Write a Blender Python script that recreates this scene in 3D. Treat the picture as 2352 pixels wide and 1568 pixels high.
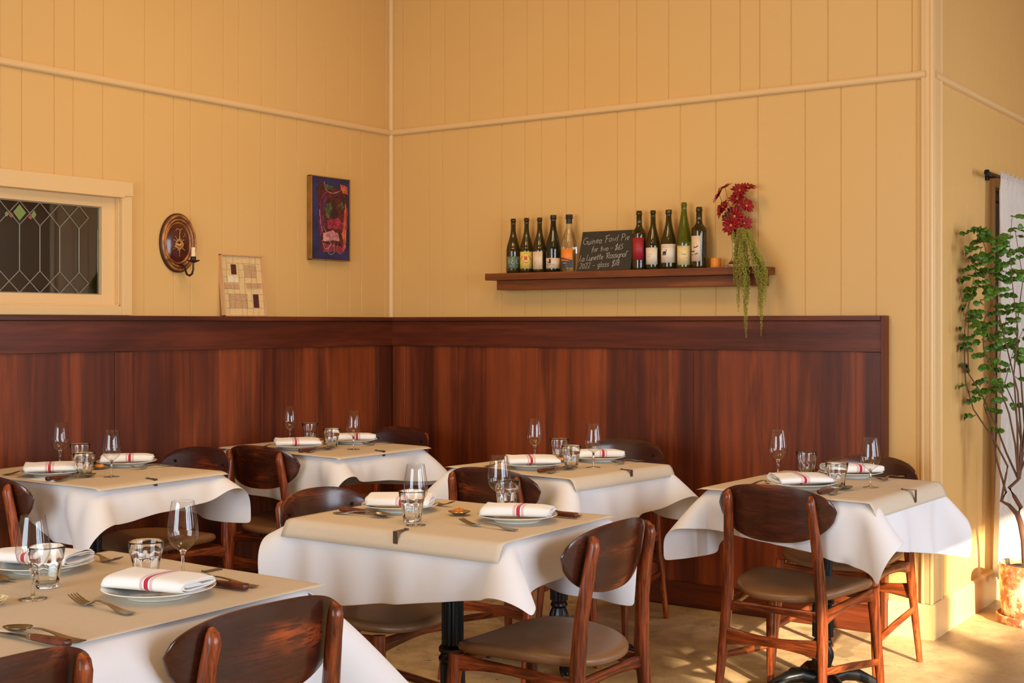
import bpy, bmesh, math, random
import numpy as np
from mathutils import Vector, Matrix, noise as mnoise
PI = math.pi
for _o in list(bpy.data.objects): bpy.data.objects.remove(_o)
scn = bpy.context.scene
COL = scn.collection

# ------------------------------------------------------------------ camera
cam_d = bpy.data.cameras.new('camera'); cam = bpy.data.objects.new('camera', cam_d); COL.objects.link(cam)
cam_d.sensor_width = 36.0; cam_d.sensor_fit = 'HORIZONTAL'
cam_d.lens = 2965.9 / 2352 * 36.0
cam_d.shift_y = (742.0 - 784.0) / 2352
cam_d.clip_start = 0.05
cam.location = (4.698, -5.51, 1.342)
cam.rotation_euler = (PI / 2, 0, 0.6126)
scn.camera = cam

# ------------------------------------------------------------------ light, sky, exposure
scn.view_settings.view_transform = 'Standard'; scn.view_settings.look = 'None'
scn.view_settings.gamma = 1.0; scn.view_settings.exposure = 0.0
world = bpy.data.worlds.new('sky'); scn.world = world; world.use_nodes = True
wn = world.node_tree.nodes; bgn = wn['Background']
sky = wn.new('ShaderNodeTexSky'); sky.sky_type = 'NISHITA'; sky.sun_disc = False; sky.sun_elevation = math.radians(25); sky.sun_rotation = math.radians(130)
world.node_tree.links.new(sky.outputs[0], bgn.inputs[0]); bgn.inputs[1].default_value = 0.10

SUN_DIR = Vector((-0.255, 0.20, -0.125)).normalized()      # direction of travel
sd = bpy.data.lights.new('low_sun', 'SUN'); sd.energy = 20.0; sd.color = (1.0, 0.84, 0.60); sd.angle = math.radians(1.2)
so = bpy.data.objects.new('low_sun', sd); COL.objects.link(so); so.rotation_euler = SUN_DIR.to_track_quat('-Z', 'Y').to_euler()

def area(name, loc, aim, sx, sy, power, color, spread=180):
    d = bpy.data.lights.new(name, 'AREA'); d.shape = 'RECTANGLE'; d.size = sx; d.size_y = sy; d.energy = power; d.color = color; d.spread = math.radians(spread)
    o = bpy.data.objects.new(name, d); COL.objects.link(o); o.location = loc
    o.rotation_euler = Vector(aim).to_track_quat('-Z', 'Y').to_euler(); return o
# daylight entering at the windows of the right wall (see the openings below)
WIN_R = [(-4.44, -4.12), (-3.92, -2.85), (-2.67, -1.40)]
WIN_Z = (1.63, 2.16)          # clear glass above the cafe curtains
for a, b in WIN_R:
    area('window_and_fill_light', (6.50, (a + b) / 2, 1.30), (-1, 0, -0.20), b - a - 0.1, 1.75, 55, (0.70, 0.84, 1.0))
area('window_and_fill_light', (6.50, 0.70, 1.60), (-1, 0.05, -0.12), 1.3, 1.7, 36, (0.80, 0.90, 1.0), 130)  # added fill for the return wall; no window is built here
area('rear_fill_light', (2.2, -7.5, 1.5), (0, 1, -0.1), 2.6, 1.9, 155, (0.74, 0.89, 1.0))  # added frontal fill; the wall behind the camera has no opening
for lx, ly in ((1.6, -2.0), (3.4, -3.6)):
    area('warm_overhead_fill', (lx, ly, 3.55), (0, 0, -1), 0.5, 0.5, 8, (1.0, 0.72, 0.42))  # added warm fill that tints the upper walls, no fixture behind it
area('wall_wash_fill_left', (2.9, -2.2, 3.5), (-1, 0.0, -0.95), 0.5, 0.5, 9, (1.0, 0.70, 0.34), 120)  # added warm wash to brighten the left wall, not a known lamp
area('wall_wash_fill_back', (1.7, -2.9, 3.5), (0, 1, -0.95), 0.5, 0.5, 9, (1.0, 0.70, 0.34), 120)  # same invented warm wash, aimed at the back wall

# ------------------------------------------------------------------ object helpers
def new_obj(name, verts, faces, mat=None, parent=None, smooth=True, sharp=None, loc=None):
    me = bpy.data.meshes.new(name); me.from_pydata([tuple(v) for v in verts], [], [tuple(f) for f in faces])
    return fin(name, me, mat, parent, smooth, sharp, loc)
def fin(name, me, mat=None, parent=None, smooth=True, sharp=None, loc=None):
    bm = bmesh.new(); bm.from_mesh(me); bmesh.ops.recalc_face_normals(bm, faces=bm.faces); bm.to_mesh(me); bm.free()
    if smooth:
        for p in me.polygons: p.use_smooth = True
        if sharp is not None:
            me.set_sharp_from_angle(angle=math.radians(sharp))
    o = bpy.data.objects.new(name, me); COL.objects.link(o)
    if mat:
        for m in (mat if isinstance(mat, (list, tuple)) else [mat]): me.materials.append(m)
    if parent: o.parent = parent
    if loc: o.location = loc
    return o
def tag(o, label=None, cat=None, group=None, kind=None):
    if label: o['label'] = label
    if cat: o['category'] = cat
    if group: o['group'] = group
    if kind: o['kind'] = kind
    return o
def empty(name, loc=(0, 0, 0), rz=0):
    o = bpy.data.objects.new(name, None); COL.objects.link(o); o.location = loc; o.rotation_euler = (0, 0, rz); o.empty_display_size = 0.05
    return o
def copy_tree(o, parent=None):
    c = o.copy(); COL.objects.link(c)
    if parent: c.parent = parent
    for ch in [x for x in bpy.data.objects if x.parent == o]: copy_tree(ch, c)
    return c

class MB:
    def __init__(s): s.v = []; s.f = []; s.m = []
    def add(s, v, f, mi=0):
        n = len(s.v); s.v += [tuple(p) for p in v]; s.f += [tuple(i + n for i in q) for q in f]; s.m += [mi] * len(f); return s
    def box(s, x0, x1, y0, y1, z0, z1, b=0.0, mi=0):
        if b <= 0:
            v = [(x, y, z) for z in (z0, z1) for y in (y0, y1) for x in (x0, x1)]
            return s.add(v, [(0, 2, 3, 1), (4, 5, 7, 6), (0, 1, 5, 4), (2, 6, 7, 3), (0, 4, 6, 2), (1, 3, 7, 5)], mi)
        bm = bmesh.new(); r = bmesh.ops.create_cube(bm, size=1)
        for q in bm.verts: q.co = Vector(((x0 + x1) / 2 + q.co.x * (x1 - x0), (y0 + y1) / 2 + q.co.y * (y1 - y0), (z0 + z1) / 2 + q.co.z * (z1 - z0)))
        bmesh.ops.bevel(bm, geom=list(bm.edges), offset=b, segments=2, affect='EDGES', profile=0.5)
        bm.verts.index_update(); v = [tuple(q.co) for q in bm.verts]; f = [[q.index for q in fc.verts] for fc in bm.faces]; bm.free()
        return s.add(v, f, mi)
    def lathe(s, prof, n=24, c=(0, 0, 0), mi=0, flute=0, famp=0.0, frange=None, sx=1, sy=1):
        v = []; f = []
        for (r, z) in prof:
            for k in range(n):
                a = 2 * PI * k / n; rr = r
                if flute and frange and frange[0] <= z <= frange[1]: rr = r * (1 + famp * math.cos(flute * a))
                v.append((c[0] + rr * math.cos(a) * sx, c[1] + rr * math.sin(a) * sy, c[2] + z))
        for i in range(len(prof) - 1):
            for k in range(n): f.append((i * n + k, i * n + (k + 1) % n, (i + 1) * n + (k + 1) % n, (i + 1) * n + k))
        if prof[0][0] > 1e-6: f.append(tuple(range(n))[::-1])
        if prof[-1][0] > 1e-6: f.append(tuple((len(prof) - 1) * n + k for k in range(n)))
        return s.add(v, f, mi)
    def sweep(s, pts, radii, n=8, mi=0, flat=None, up=(0, 0, 1), cap=True, sq=2.0):
        """tube / tapered bar along pts.  radii: r or (ra, rb).  sq>2 gives squarer section"""
        P = [Vector(p) for p in pts]; v = []; f = []; N = len(P)
        upv = Vector(up)
        for i, p in enumerate(P):
            t = (P[min(i + 1, N - 1)] - P[max(i - 1, 0)]).normalized()
            a = upv.cross(t)
            if a.length < 1e-3: a = Vector((1, 0, 0)).cross(t)
            a.normalize(); b = t.cross(a).normalized()
            r = radii[i] if isinstance(radii, list) else radii
            ra, rb = (r, r) if not isinstance(r, (tuple, list)) else r
            for k in range(n):
                th = 2 * PI * (k + 0.5) / n; cx = math.cos(th); cy = math.sin(th)
                q = (abs(cx) ** sq + abs(cy) ** sq) ** (-1.0 / sq)
                v.append(p + a * (ra * cx * q) + b * (rb * cy * q))
        for i in range(N - 1):
            for k in range(n): f.append((i * n + k, i * n + (k + 1) % n, (i + 1) * n + (k + 1) % n, (i + 1) * n + k))
        if cap: f.append(tuple(range(n))[::-1]); f.append(tuple((N - 1) * n + k for k in range(n)))
        return s.add(v, f, mi)
    def prism(s, poly, z0, z1, mi=0):
        n = len(poly); v = [(x, y, z0) for x, y in poly] + [(x, y, z1) for x, y in poly]
        f = [(i, (i + 1) % n, n + (i + 1) % n, n + i) for i in range(n)] + [tuple(range(n))[::-1], tuple(range(n, 2 * n))]
        return s.add(v, f, mi)
    def ribbon(s, pts, w, nrm, lift=0.0004, mi=0):
        """flat stroke of width w lying in the plane with normal nrm"""
        N = Vector(nrm).normalized(); P = [Vector(p) for p in pts]; v = []
        if len(P) < 2: return s
        for i, p in enumerate(P):
            t = (P[min(i + 1, len(P) - 1)] - P[max(i - 1, 0)])
            if t.length < 1e-9: t = Vector((0, 0, 1))
            a = N.cross(t.normalized()); v += [p + a * w / 2 + N * lift, p - a * w / 2 + N * lift]
        return s.add(v, [(2 * i, 2 * i + 1, 2 * i + 3, 2 * i + 2) for i in range(len(P) - 1)], mi)
    def build(s, name, mat=None, parent=None, smooth=True, sharp=35, loc=None):
        if sharp is not None and sharp <= 30: smooth = False      # sawn boards keep flat faces
        me = bpy.data.meshes.new(name); me.from_pydata(s.v, [], s.f)
        for p, i in zip(me.polygons, s.m): p.material_index = i
        return fin(name, me, mat, parent, smooth, sharp, loc)
def solidify(o, t, off=0.0):
    m = o.modifiers.new('thick', 'SOLIDIFY'); m.thickness = t; m.offset = off; return o
def subsurf(o, l=1):
    m = o.modifiers.new('sub', 'SUBSURF'); m.levels = l; m.render_levels = l; return o

# ------------------------------------------------------------------ materials
def S(r, g, b):
    f = lambda c: (c / 255 / 12.92) if c / 255 <= 0.04045 else ((c / 255 + 0.055) / 1.055) ** 2.4
    return (f(r), f(g), f(b), 1.0)
class Mat:
    def __init__(s, name, col=(0.5, 0.5, 0.5, 1), rough=0.5, metal=0.0, spec=0.5, **kw):
        s.m = bpy.data.materials.new(name); s.m.use_nodes = True; s.nt = s.m.node_tree; s.n = s.nt.nodes; s.b = s.n['Principled BSDF']
        s.b.inputs['Base Color'].default_value = col; s.b.inputs['Roughness'].default_value = rough; s.b.inputs['Metallic'].default_value = metal
        s.b.inputs['Specular IOR Level'].default_value = spec
        for k, v in kw.items(): s.b.inputs[k.replace('_', ' ')].default_value = v
        s.tc = s.n.new('ShaderNodeTexCoord')
    def L(s, a, b): s.nt.links.new(a, b)
    def coord(s, scale=(1, 1, 1), out='Object', loc=(0, 0, 0), rot=(0, 0, 0)):
        mp = s.n.new('ShaderNodeMapping'); mp.inputs['Scale'].default_value = scale; mp.inputs['Location'].default_value = loc; mp.inputs['Rotation'].default_value = rot
        s.L(s.tc.outputs[out], mp.inputs[0]); return mp.outputs[0]
    def noise(s, co, scale=5, detail=4, rough=0.5, dist=0.0):
        t = s.n.new('ShaderNodeTexNoise'); t.inputs['Scale'].default_value = scale; t.inputs['Detail'].default_value = detail; t.inputs['Roughness'].default_value = rough; t.inputs['Distortion'].default_value = dist
        s.L(co, t.inputs['Vector']); return t.outputs['Fac']
    def ramp(s, fac, stops, interp='LINEAR'):
        r = s.n.new('ShaderNodeValToRGB'); r.color_ramp.interpolation = interp
        e = r.color_ramp.elements
        while len(e) > 1: e.remove(e[-1])
        e[0].position = stops[0][0]; e[0].color = stops[0][1]
        for p, c in stops[1:]:
            q = e.new(p); q.color = c
        s.L(fac, r.inputs[0]); return r.outputs[0]
    def mix(s, fac, a, b, mode='MIX'):
        x = s.n.new('ShaderNodeMix'); x.data_type = 'RGBA'; x.blend_type = mode
        if isinstance(fac, float): x.inputs[0].default_value = fac
        else: s.L(fac, x.inputs[0])
        for v, i in ((a, 6), (b, 7)):
            if isinstance(v, tuple): x.inputs[i].default_value = v
            else: s.L(v, x.inputs[i])
        return x.outputs[2]
    def math(s, op, a, b=None, c=None):
        x = s.n.new('ShaderNodeMath'); x.operation = op
        for i, v in enumerate((a, b, c)):
            if v is None: continue
            if isinstance(v, (int, float)): x.inputs[i].default_value = v
            else: s.L(v, x.inputs[i])
        return x.outputs[0]
    def sep(s, co):
        x = s.n.new('ShaderNodeSeparateXYZ'); s.L(co, x.inputs[0]); return x.outputs
    def color(s, c): s.L(c, s.b.inputs['Base Color']); return s
    def roughness(s, c): s.L(c, s.b.inputs['Roughness']); return s
    def bump(s, h, strength=0.2, dist=0.01):
        x = s.n.new('ShaderNodeBump'); x.inputs['Strength'].default_value = strength; x.inputs['Distance'].default_value = dist
        s.L(h, x.inputs['Height']); s.L(x.outputs[0], s.b.inputs['Normal']); return s
    def rnd(s):
        x = s.n.new('ShaderNodeObjectInfo'); return x.outputs['Random']
BW = lambda v: (v, v, v, 1)
M = {}
# painted boards
m = Mat('painted_boards', S(216, 174, 114), 0.42, spec=0.35)
n1 = m.noise(m.coord((1, 1, 1)), 1.3, 3); m.color(m.mix(n1, S(212, 168, 100), S(219, 177, 112)))
m.bump(m.noise(m.coord((1, 1, 1)), 160, 3), 0.06, 0.002); M['paint'] = m.m
m = Mat('painted_trim', S(222, 184, 128), 0.36, spec=0.4); m.bump(m.noise(m.coord(), 60, 2), 0.05, 0.002); M['trim'] = m.m
M['ceiling'] = Mat('ceiling_paint', S(206, 160, 92), 0.6).m
# dark stained wood, grain along local axis
def wood(name, cols, axis='z', scale=1.0, rough=0.32, band=True, coat=0.06, bump=0.12, rndm=True, contrast=(0.25, 0.75)):
    m = Mat(name, cols[1], rough, spec=0.35, Coat_Weight=coat, Coat_Roughness=0.18)
    st = {'x': (0.06, 1, 1), 'y': (1, 0.06, 1), 'z': (1, 1, 0.06)}[axis]
    st2 = {'x': (0.25, 1, 1), 'y': (1, 0.25, 1), 'z': (1, 1, 0.25)}[axis]
    co = m.coord(tuple(q * scale for q in st)); co2 = m.coord(tuple(q * scale for q in st2))
    if rndm:
        add = m.n.new('ShaderNodeVectorMath'); add.operation = 'ADD'; m.L(co2, add.inputs[0])
        cmb = m.n.new('ShaderNodeCombineXYZ'); r = m.math('MULTIPLY', m.rnd(), 37.0)
        for i in range(3): m.L(r, cmb.inputs[i])
        m.L(cmb.outputs[0], add.inputs[1]); co2 = add.outputs[0]
    big = m.noise(co2, 5.5, 3, 0.55, 0.6); fine = m.noise(co, 75, 5, 0.62, 0.3); mid = m.noise(co, 16, 4, 0.6, 1.2 if band else 0.2)
    c = m.ramp(big, [(contrast[0], cols[0]), (0.5, cols[1]), (contrast[1], cols[2])])
    c = m.mix(m.ramp(mid, [(0.35, BW(0.0)), (0.7, BW(0.38 if band else 0.55))]), c, cols[2])
    c = m.mix(m.ramp(fine, [(0.38, BW(0.5 if band else 0.75)), (0.58, BW(0.0))]), c, cols[0])
    if band:
        wv = m.n.new('ShaderNodeTexWave'); wv.wave_type = 'BANDS'; wv.bands_direction = 'X' if axis == 'z' else 'Z'
        wv.inputs['Scale'].default_value = 1.6; wv.inputs['Distortion'].default_value = 9.0; wv.inputs['Detail'].default_value = 3; wv.inputs['Detail Scale'].default_value = 0.7
        m.L(m.coord(tuple(q * 2.2 * scale for q in ({'x': (0.12, 1, 1), 'y': (1, 0.12, 1), 'z': (1, 1, 0.12)}[axis]))), wv.inputs['Vector'])
        c = m.mix(m.ramp(wv.outputs['Fac'], [(0.0, BW(0.5)), (0.25, BW(0.0))]), c, cols[0])
    if band and axis == 'z':
        bn = m.noise(m.coord((1.0, 1.0, 0.02), loc=(3.1, 7.7, 0)), 7.5, 1, 0.4); c = m.mix(m.ramp(bn, [(0.40, BW(0.55)), (0.47, BW(0.0)), (0.53, BW(0.0)), (0.60, BW(0.0))]), c, S(66, 25, 10)); c = m.mix(m.ramp(bn, [(0.54, BW(0.0)), (0.62, BW(0.45))]), c, S(150, 70, 30))
    m.color(c); m.bump(fine, bump, 0.002)
    m.roughness(m.ramp(big, [(0.3, BW(rough - 0.06)), (0.7, BW(rough + 0.1))]))
    return m.m
WP = [S(64, 23, 7), S(104, 43, 15), S(156, 75, 31)]
M['panel_l'] = wood('dark_veneer_panel', WP, 'z', 0.62, 0.42)
M['rail_y'] = wood('dark_wood_rail_y', [S(58, 22, 9), S(88, 36, 16), S(120, 54, 26)], 'y', 0.8, 0.34)
M['rail_x'] = wood('dark_wood_rail_x', [S(58, 22, 9), S(88, 36, 16), S(120, 54, 26)], 'x', 0.8, 0.34)
M['shelf'] = wood('shelf_wood', [S(84, 40, 12), S(116, 59, 21), S(140, 76, 30)], 'x', 1.0, 0.4)
CW = [S(52, 20, 8), S(120, 50, 20), S(196, 96, 40)]
M['chair_z'] = wood('worn_chair_wood', CW, 'z', 1.7, 0.28, False, 0.25, 0.35, contrast=(0.36, 0.78))
M['chair_x'] = wood('worn_chair_wood_cross', CW, 'x', 1.7, 0.28, False, 0.25, 0.35, contrast=(0.36, 0.78))
M['chair_y'] = wood('worn_chair_wood_side', CW, 'y', 1.7, 0.28, False, 0.25, 0.35, contrast=(0.36, 0.78))
m = Mat('worn_backrest_veneer', CW[0], 0.24, Coat_Weight=0.4, Coat_Roughness=0.12)
co = m.coord((0.42, 1.2, 1.5)); add = m.n.new('ShaderNodeVectorMath'); add.operation = 'ADD'; m.L(co, add.inputs[0]); cb = m.n.new('ShaderNodeCombineXYZ'); rr = m.math('MULTIPLY', m.rnd(), 51.0)
for i in range(3): m.L(rr, cb.inputs[i])
m.L(cb.outputs[0], add.inputs[1])
blot = m.noise(add.outputs[0], 7, 3, 0.55, 0.3); fine = m.noise(m.coord((0.10, 2, 2)), 70, 5, 0.65)
c = m.ramp(blot, [(0.44, S(60, 27, 15)), (0.60, S(88, 39, 20)), (0.80, S(190, 88, 42))]); c = m.mix(m.ramp(fine, [(0.42, BW(0.85)), (0.56, BW(0.0))]), c, S(58, 25, 13))
m.color(c); m.bump(fine, 0.15, 0.001); M['chair_back'] = m.m
m = Mat('brown_leather', S(112, 84, 58), 0.36, spec=0.45, Coat_Weight=0.1, Coat_Roughness=0.3)
nn = m.noise(m.coord(), 6, 4); m.color(m.mix(nn, S(120, 84, 54), S(150, 108, 70)))
m.bump(m.noise(m.coord((1, 1, 1)), 260, 3), 0.12, 0.0015); M['leather'] = m.m
M['screw'] = Mat('dark_screw', S(60, 40, 30), 0.35, 0.8).m
# linens
def cloth_mat(name, col):
    m = Mat(name, col, 0.85, spec=0.2, Sheen_Weight=0.15)
    a = m.noise(m.coord((1, 1, 1), 'UV'), 420, 2); w = m.noise(m.coord((1, 1, 1), 'UV'), 14, 3)
    uv = m.sep(m.coord((1, 1, 1), 'UV'))
    e = None
    for ax in (0, 1):
        d = m.math('ABSOLUTE', m.math('SUBTRACT', uv[ax], 0.5)); d = m.math('SUBTRACT', 0.5, d)
        e = d if e is None else m.math('MINIMUM', e, d)
    hem = m.math('LESS_THAN', m.math('ABSOLUTE', m.math('SUBTRACT', e, 0.017)), 0.0016)
    edge = m.math('LESS_THAN', e, 0.017)
    h = m.math('ADD', m.math('MULTIPLY', a, 0.25), m.math('ADD', m.math('MULTIPLY', edge, 0.7), m.math('MULTIPLY', hem, -1.6)))
    # pressed fold creases
    for ax in (0, 1):
        for pos in (0.25, 0.5, 0.75):
            q = m.math('LESS_THAN', m.math('ABSOLUTE', m.math('SUBTRACT', uv[ax], pos)), 0.0022)
            h = m.math('ADD', h, m.math('MULTIPLY', q, 0.5))
    m.bump(h, 0.22, 0.0015); m.color(m.mix(w, col, tuple(list(q * 0.97 for q in col[:3]) + [1]))); return m.m
M['cloth'] = cloth_mat('white_cotton', S(232, 229, 230))
m = Mat('kraft_paper', S(212, 188, 156), 0.62, spec=0.3)
pn = m.noise(m.coord((0.4, 1, 1)), 90, 3); m.color(m.mix(pn, S(206, 189, 166), S(214, 198, 176)))
m.bump(m.math('ADD', m.math('MULTIPLY', m.noise(m.coord((1, 0.5, 1)), 7, 3), 2.5), m.math('MULTIPLY', pn, 0.15)), 0.12, 0.003); M['paper'] = m.m
# napkin: stripes follow local x
m = Mat('striped_napkin', S(240, 234, 228), 0.85, spec=0.2, Sheen_Weight=0.2)
x = m.sep(m.coord())[0]; x = m.math('SUBTRACT', x, 0.012)
ax_ = m.math('ABSOLUTE', x)
band = m.math('LESS_THAN', ax_, 0.0052)
for p in (0.0092, 0.0118, 0.0144): band = m.math('MAXIMUM', band, m.math('MULTIPLY', m.math('LESS_THAN', m.math('ABSOLUTE', m.math('SUBTRACT', ax_, p)), 0.00065), 0.8))
m.color(m.mix(band, S(240, 234, 228), S(178, 42, 58))); m.bump(m.noise(m.coord(), 60, 4), 0.3, 0.002); M['napkin'] = m.m
M['china'] = Mat('white_china', S(232, 232, 224), 0.12, spec=0.55, Coat_Weight=0.3, Coat_Roughness=0.05).m
m = Mat('painted_saucer', S(226, 205, 150), 0.2); M['saucer'] = m.color(m.ramp(m.noise(m.coord(), 70, 3), [(0.45, S(228, 214, 176)), (0.62, S(150, 116, 60))])).m
M['steel'] = Mat('cutlery_steel', S(150, 140, 124), 0.28, 1.0).m
M['clip'] = Mat('steel_clip', S(120, 112, 98), 0.3, 1.0).m
M['handle'] = wood('cutlery_handle_wood', [S(52, 20, 12), S(98, 44, 26), S(136, 66, 38)], 'x', 6, 0.35, False, 0.1)
M['silver'] = Mat('silver_dish', S(190, 178, 160), 0.25, 1.0).m
M['wax'] = Mat('amber_wax', S(226, 138, 34), 0.4, Subsurface_Weight=0.4, Subsurface_Radius=(0.02, 0.01, 0.004), Subsurface_Scale=1.0).m
M['wick'] = Mat('wick', S(40, 30, 24), 0.9).m
M['glass'] = Mat('clear_glass', (0.97, 0.98, 0.97, 1), 0.0, Transmission_Weight=1.0, IOR=1.46).m
# thin blown glass: sees through with Fresnel reflection on both sides
m = Mat('thin_glass'); nt = m.nt; tr = m.n.new('ShaderNodeBsdfTransparent'); gl = m.n.new('ShaderNodeBsdfGlossy'); gl.inputs['Roughness'].default_value = 0.02
lw = m.n.new('ShaderNodeLayerWeight'); lw.inputs['Blend'].default_value = 0.5; fc = lw.outputs['Facing']
tc = m.ramp(fc, [(0.0, BW(0.975)), (0.6, BW(0.94)), (0.85, BW(0.72)), (0.95, BW(0.42)), (1.0, BW(0.25))]); m.L(tc, tr.inputs[0])
ms = m.n.new('ShaderNodeMixShader'); F5 = m.math('ADD', 0.075, m.math('MULTIPLY', m.math('POWER', fc, 4.0), 0.6))
m.L(F5, ms.inputs[0]); m.L(tr.outputs[0], ms.inputs[1]); m.L(gl.outputs[0], ms.inputs[2]); m.L(ms.outputs[0], m.n['Material Output'].inputs[0]); M['thin'] = m.m
M['iron'] = Mat('black_cast_iron', S(20, 20, 20), 0.32, 0.3, spec=0.6).m
m = Mat('concrete_floor', S(150, 124, 88), 0.42, spec=0.4)
a = m.noise(m.coord(), 1.4, 6, 0.6, 0.4); b = m.noise(m.coord(), 9, 6, 0.62); cK = m.noise(m.coord((1, 2.2, 1)), 32, 5, 0.6)
c = m.ramp(a, [(0.3, S(168, 140, 100)), (0.5, S(188, 160, 118)), (0.7, S(202, 175, 134))])
c = m.mix(m.ramp(b, [(0.35, BW(0.55)), (0.6, BW(0.0))]), c, S(134, 108, 78)); c = m.mix(m.ramp(cK, [(0.30, BW(0.85)), (0.40, BW(0.0))]), c, S(98, 76, 54))
fl = m.noise(m.coord((7, 16, 1), rot=(0, 0, 0.6)), 2.2, 2, 0.5); c = m.mix(m.ramp(fl, [(0.27, BW(0.8)), (0.31, BW(0.0))]), c, S(84, 62, 40))
pt_ = m.noise(m.coord((1, 1, 1), loc=(2.3, 4.1, 0)), 1.9, 3, 0.5, 0.3); c = m.mix(m.ramp(pt_, [(0.62, BW(0.0)), (0.635, BW(0.6))]), c, S(126, 108, 78))
vor = m.n.new('ShaderNodeTexVoronoi'); vor.feature = 'DISTANCE_TO_EDGE'; vor.inputs['Scale'].default_value = 0.8; m.L(m.coord((1, 1, 1), loc=(3, 1, 0)), vor.inputs['Vector'])
m.color(c); m.bump(m.math('ADD', cK, m.math('MULTIPLY', b, 0.6)), 0.15, 0.003); m.roughness(m.ramp(b, [(0.3, BW(0.36)), (0.7, BW(0.58))])); M['floor'] = m.m
M['lead'] = Mat('lead_came', S(150, 142, 124), 0.4, 0.7).m
M['curtain'] = None
m = Mat('sheer_linen', S(235, 228, 220), 0.9, spec=0.1)
wvx = m.noise(m.coord((1, 30, 1)), 22, 3); wvz = m.noise(m.coord((1, 1, 40)), 22, 3)
al = m.math('MINIMUM', m.math('ADD', 0.80, m.math('MULTIPLY', m.math('MAXIMUM', m.ramp(wvx, [(0.45, BW(0)), (0.62, BW(1))]), m.ramp(wvz, [(0.45, BW(0)), (0.62, BW(1))])), 0.2)), 1.0)
m.L(al, m.b.inputs['Alpha'])
tl = m.n.new('ShaderNodeBsdfTranslucent'); tl.inputs[0].default_value = S(240, 232, 222); mx = m.n.new('ShaderNodeMixShader'); mx.inputs[0].default_value = 0.35
m.L(m.b.outputs[0], mx.inputs[1]); m.L(tl.outputs[0], mx.inputs[2]); m.L(mx.outputs[0], m.n['Material Output'].inputs[0]); M['curtain'] = m.m
M['blackiron'] = Mat('black_rod', S(26, 22, 20), 0.4, 0.5).m
m = Mat('weathered_pot', S(196, 160, 120), 0.85)
pn = m.noise(m.coord(), 11, 7, 0.7); M['pot'] = m.color(m.ramp(pn, [(0.40, S(150, 92, 56)), (0.47, S(176, 122, 80)), (0.52, S(216, 190, 150)), (0.62, S(236, 220, 190))])).bump(pn, 0.4, 0.006).m
M['soil'] = Mat('soil', S(78, 54, 38), 0.95).m
M['bark'] = Mat('bark', S(98, 66, 46), 0.8).m
m = Mat('green_leaf', S(52, 92, 26), 0.45, Subsurface_Weight=0.0); M['leaf'] = m.color(m.mix(m.noise(m.coord(), 9, 3), S(40, 88, 20), S(104, 142, 44))).m
M['petal'] = Mat('crimson_petal', S(150, 12, 20), 0.55).m
M['flower_eye'] = Mat('flower_centre', S(196, 132, 44), 0.7).m
M['stem'] = Mat('flower_stem_green', S(88, 104, 38), 0.6).m
m = Mat('amaranth', S(158, 158, 44), 0.8); M['amaranth'] = m.color(m.mix(m.noise(m.coord(), 60, 3), S(118, 120, 34), S(176, 164, 66))).m
M['chalk'] = Mat('chalk_line', S(190, 184, 172), 0.9).m
m = Mat('slate_board', S(44, 38, 26), 0.7); M['slate'] = m.color(m.mix(m.noise(m.coord(), 18, 4), S(40, 34, 22), S(52, 45, 31))).m
def plain(name, c, r=0.6, **k):
    M[name] = Mat(name, c, r, **k).m; return M[name]
def bottle_glass(name, c, t=0.4, r=0.04):
    return Mat(name, c, r, spec=0.6, Transmission_Weight=t, IOR=1.5).m
M['btl_brown'] = bottle_glass('olive_bottle_glass', S(70, 58, 18), 0.55)
M['btl_dark'] = bottle_glass('dark_bottle_glass', S(40, 38, 18), 0.4)
M['btl_green'] = bottle_glass('green_bottle_glass', S(112, 122, 30), 0.7)
M['btl_clear'] = M['glass']
for nm, c in (('label_green', S(92, 112, 88)), ('label_yellow', S(228, 196, 92)), ('label_cream', S(224, 196, 160)), ('label_pale', S(226, 208, 184)), ('label_red', S(158, 30, 40)), ('label_straw', S(226, 200, 140)), ('label_orange', S(236, 132, 44)), ('label_black', S(56, 52, 54)), ('ink', S(50, 40, 34)), ('ink_white', S(226, 222, 200)), ('ink_red', S(196, 72, 30)), ('ink_rose', S(196, 140, 116)), ('gold', S(206, 150, 78)), ('maroon', S(70, 22, 14)), ('black_foil', S(34, 34, 28)), ('kraft_tan', S(196, 160, 96))):
    plain(nm, c, 0.5)

# ------------------------------------------------------------------ the room
def struct(o): o['kind'] = 'structure'; return o
RX = 2.996; CEIL = 3.75; BACK = -7.6; RIGHT = 6.6; ALC = 3.0
def vline(s_list, a, b, depth=0.004, half=0.0035, wob=0.0):
    """1-D profile of tongue-and-groove boards between a and b: (s, recess) pairs"""
    out = [(a, 0.0)]
    for g in sorted(s_list):
        if a + 0.01 < g < b - 0.01: out += [(g - half, 0.0), (g - half * 0.3, depth), (g + half * 0.3, depth), (g + half, 0.0)]
    return out + [(b, 0.0)]
def boards(mb, axis, pos, sgn, s_list, a, b, z0, z1, back):
    """axis 'y': wall plane x=pos, boards run along y; the room lies on side sgn"""
    prof = vline(s_list, a, b)
    pts = [(pos - sgn * d, s) if axis == 'y' else (s, pos - sgn * d) for s, d in prof]
    pts += [(back, b), (back, a)] if axis == 'y' else [(b, back), (a, back)]
    mb.prism(pts, z0, z1)
def fill(lo, hi, first, wid=(0.10, 0.15, 0.2, 0.24)):
    random.seed(int(first * 100) + 7); r = []; s = first
    while lo < s < hi: r.append(s); s -= random.choice(wid)
    return r
LG = [-2.328, -2.173, -2.08, -1.929, -1.706, -1.537, -1.437, -1.241, -1.14, -0.987, -0.889, -0.739, -0.517, -0.345, -0.247, -0.056] + fill(BACK, 0, -2.427)
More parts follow.
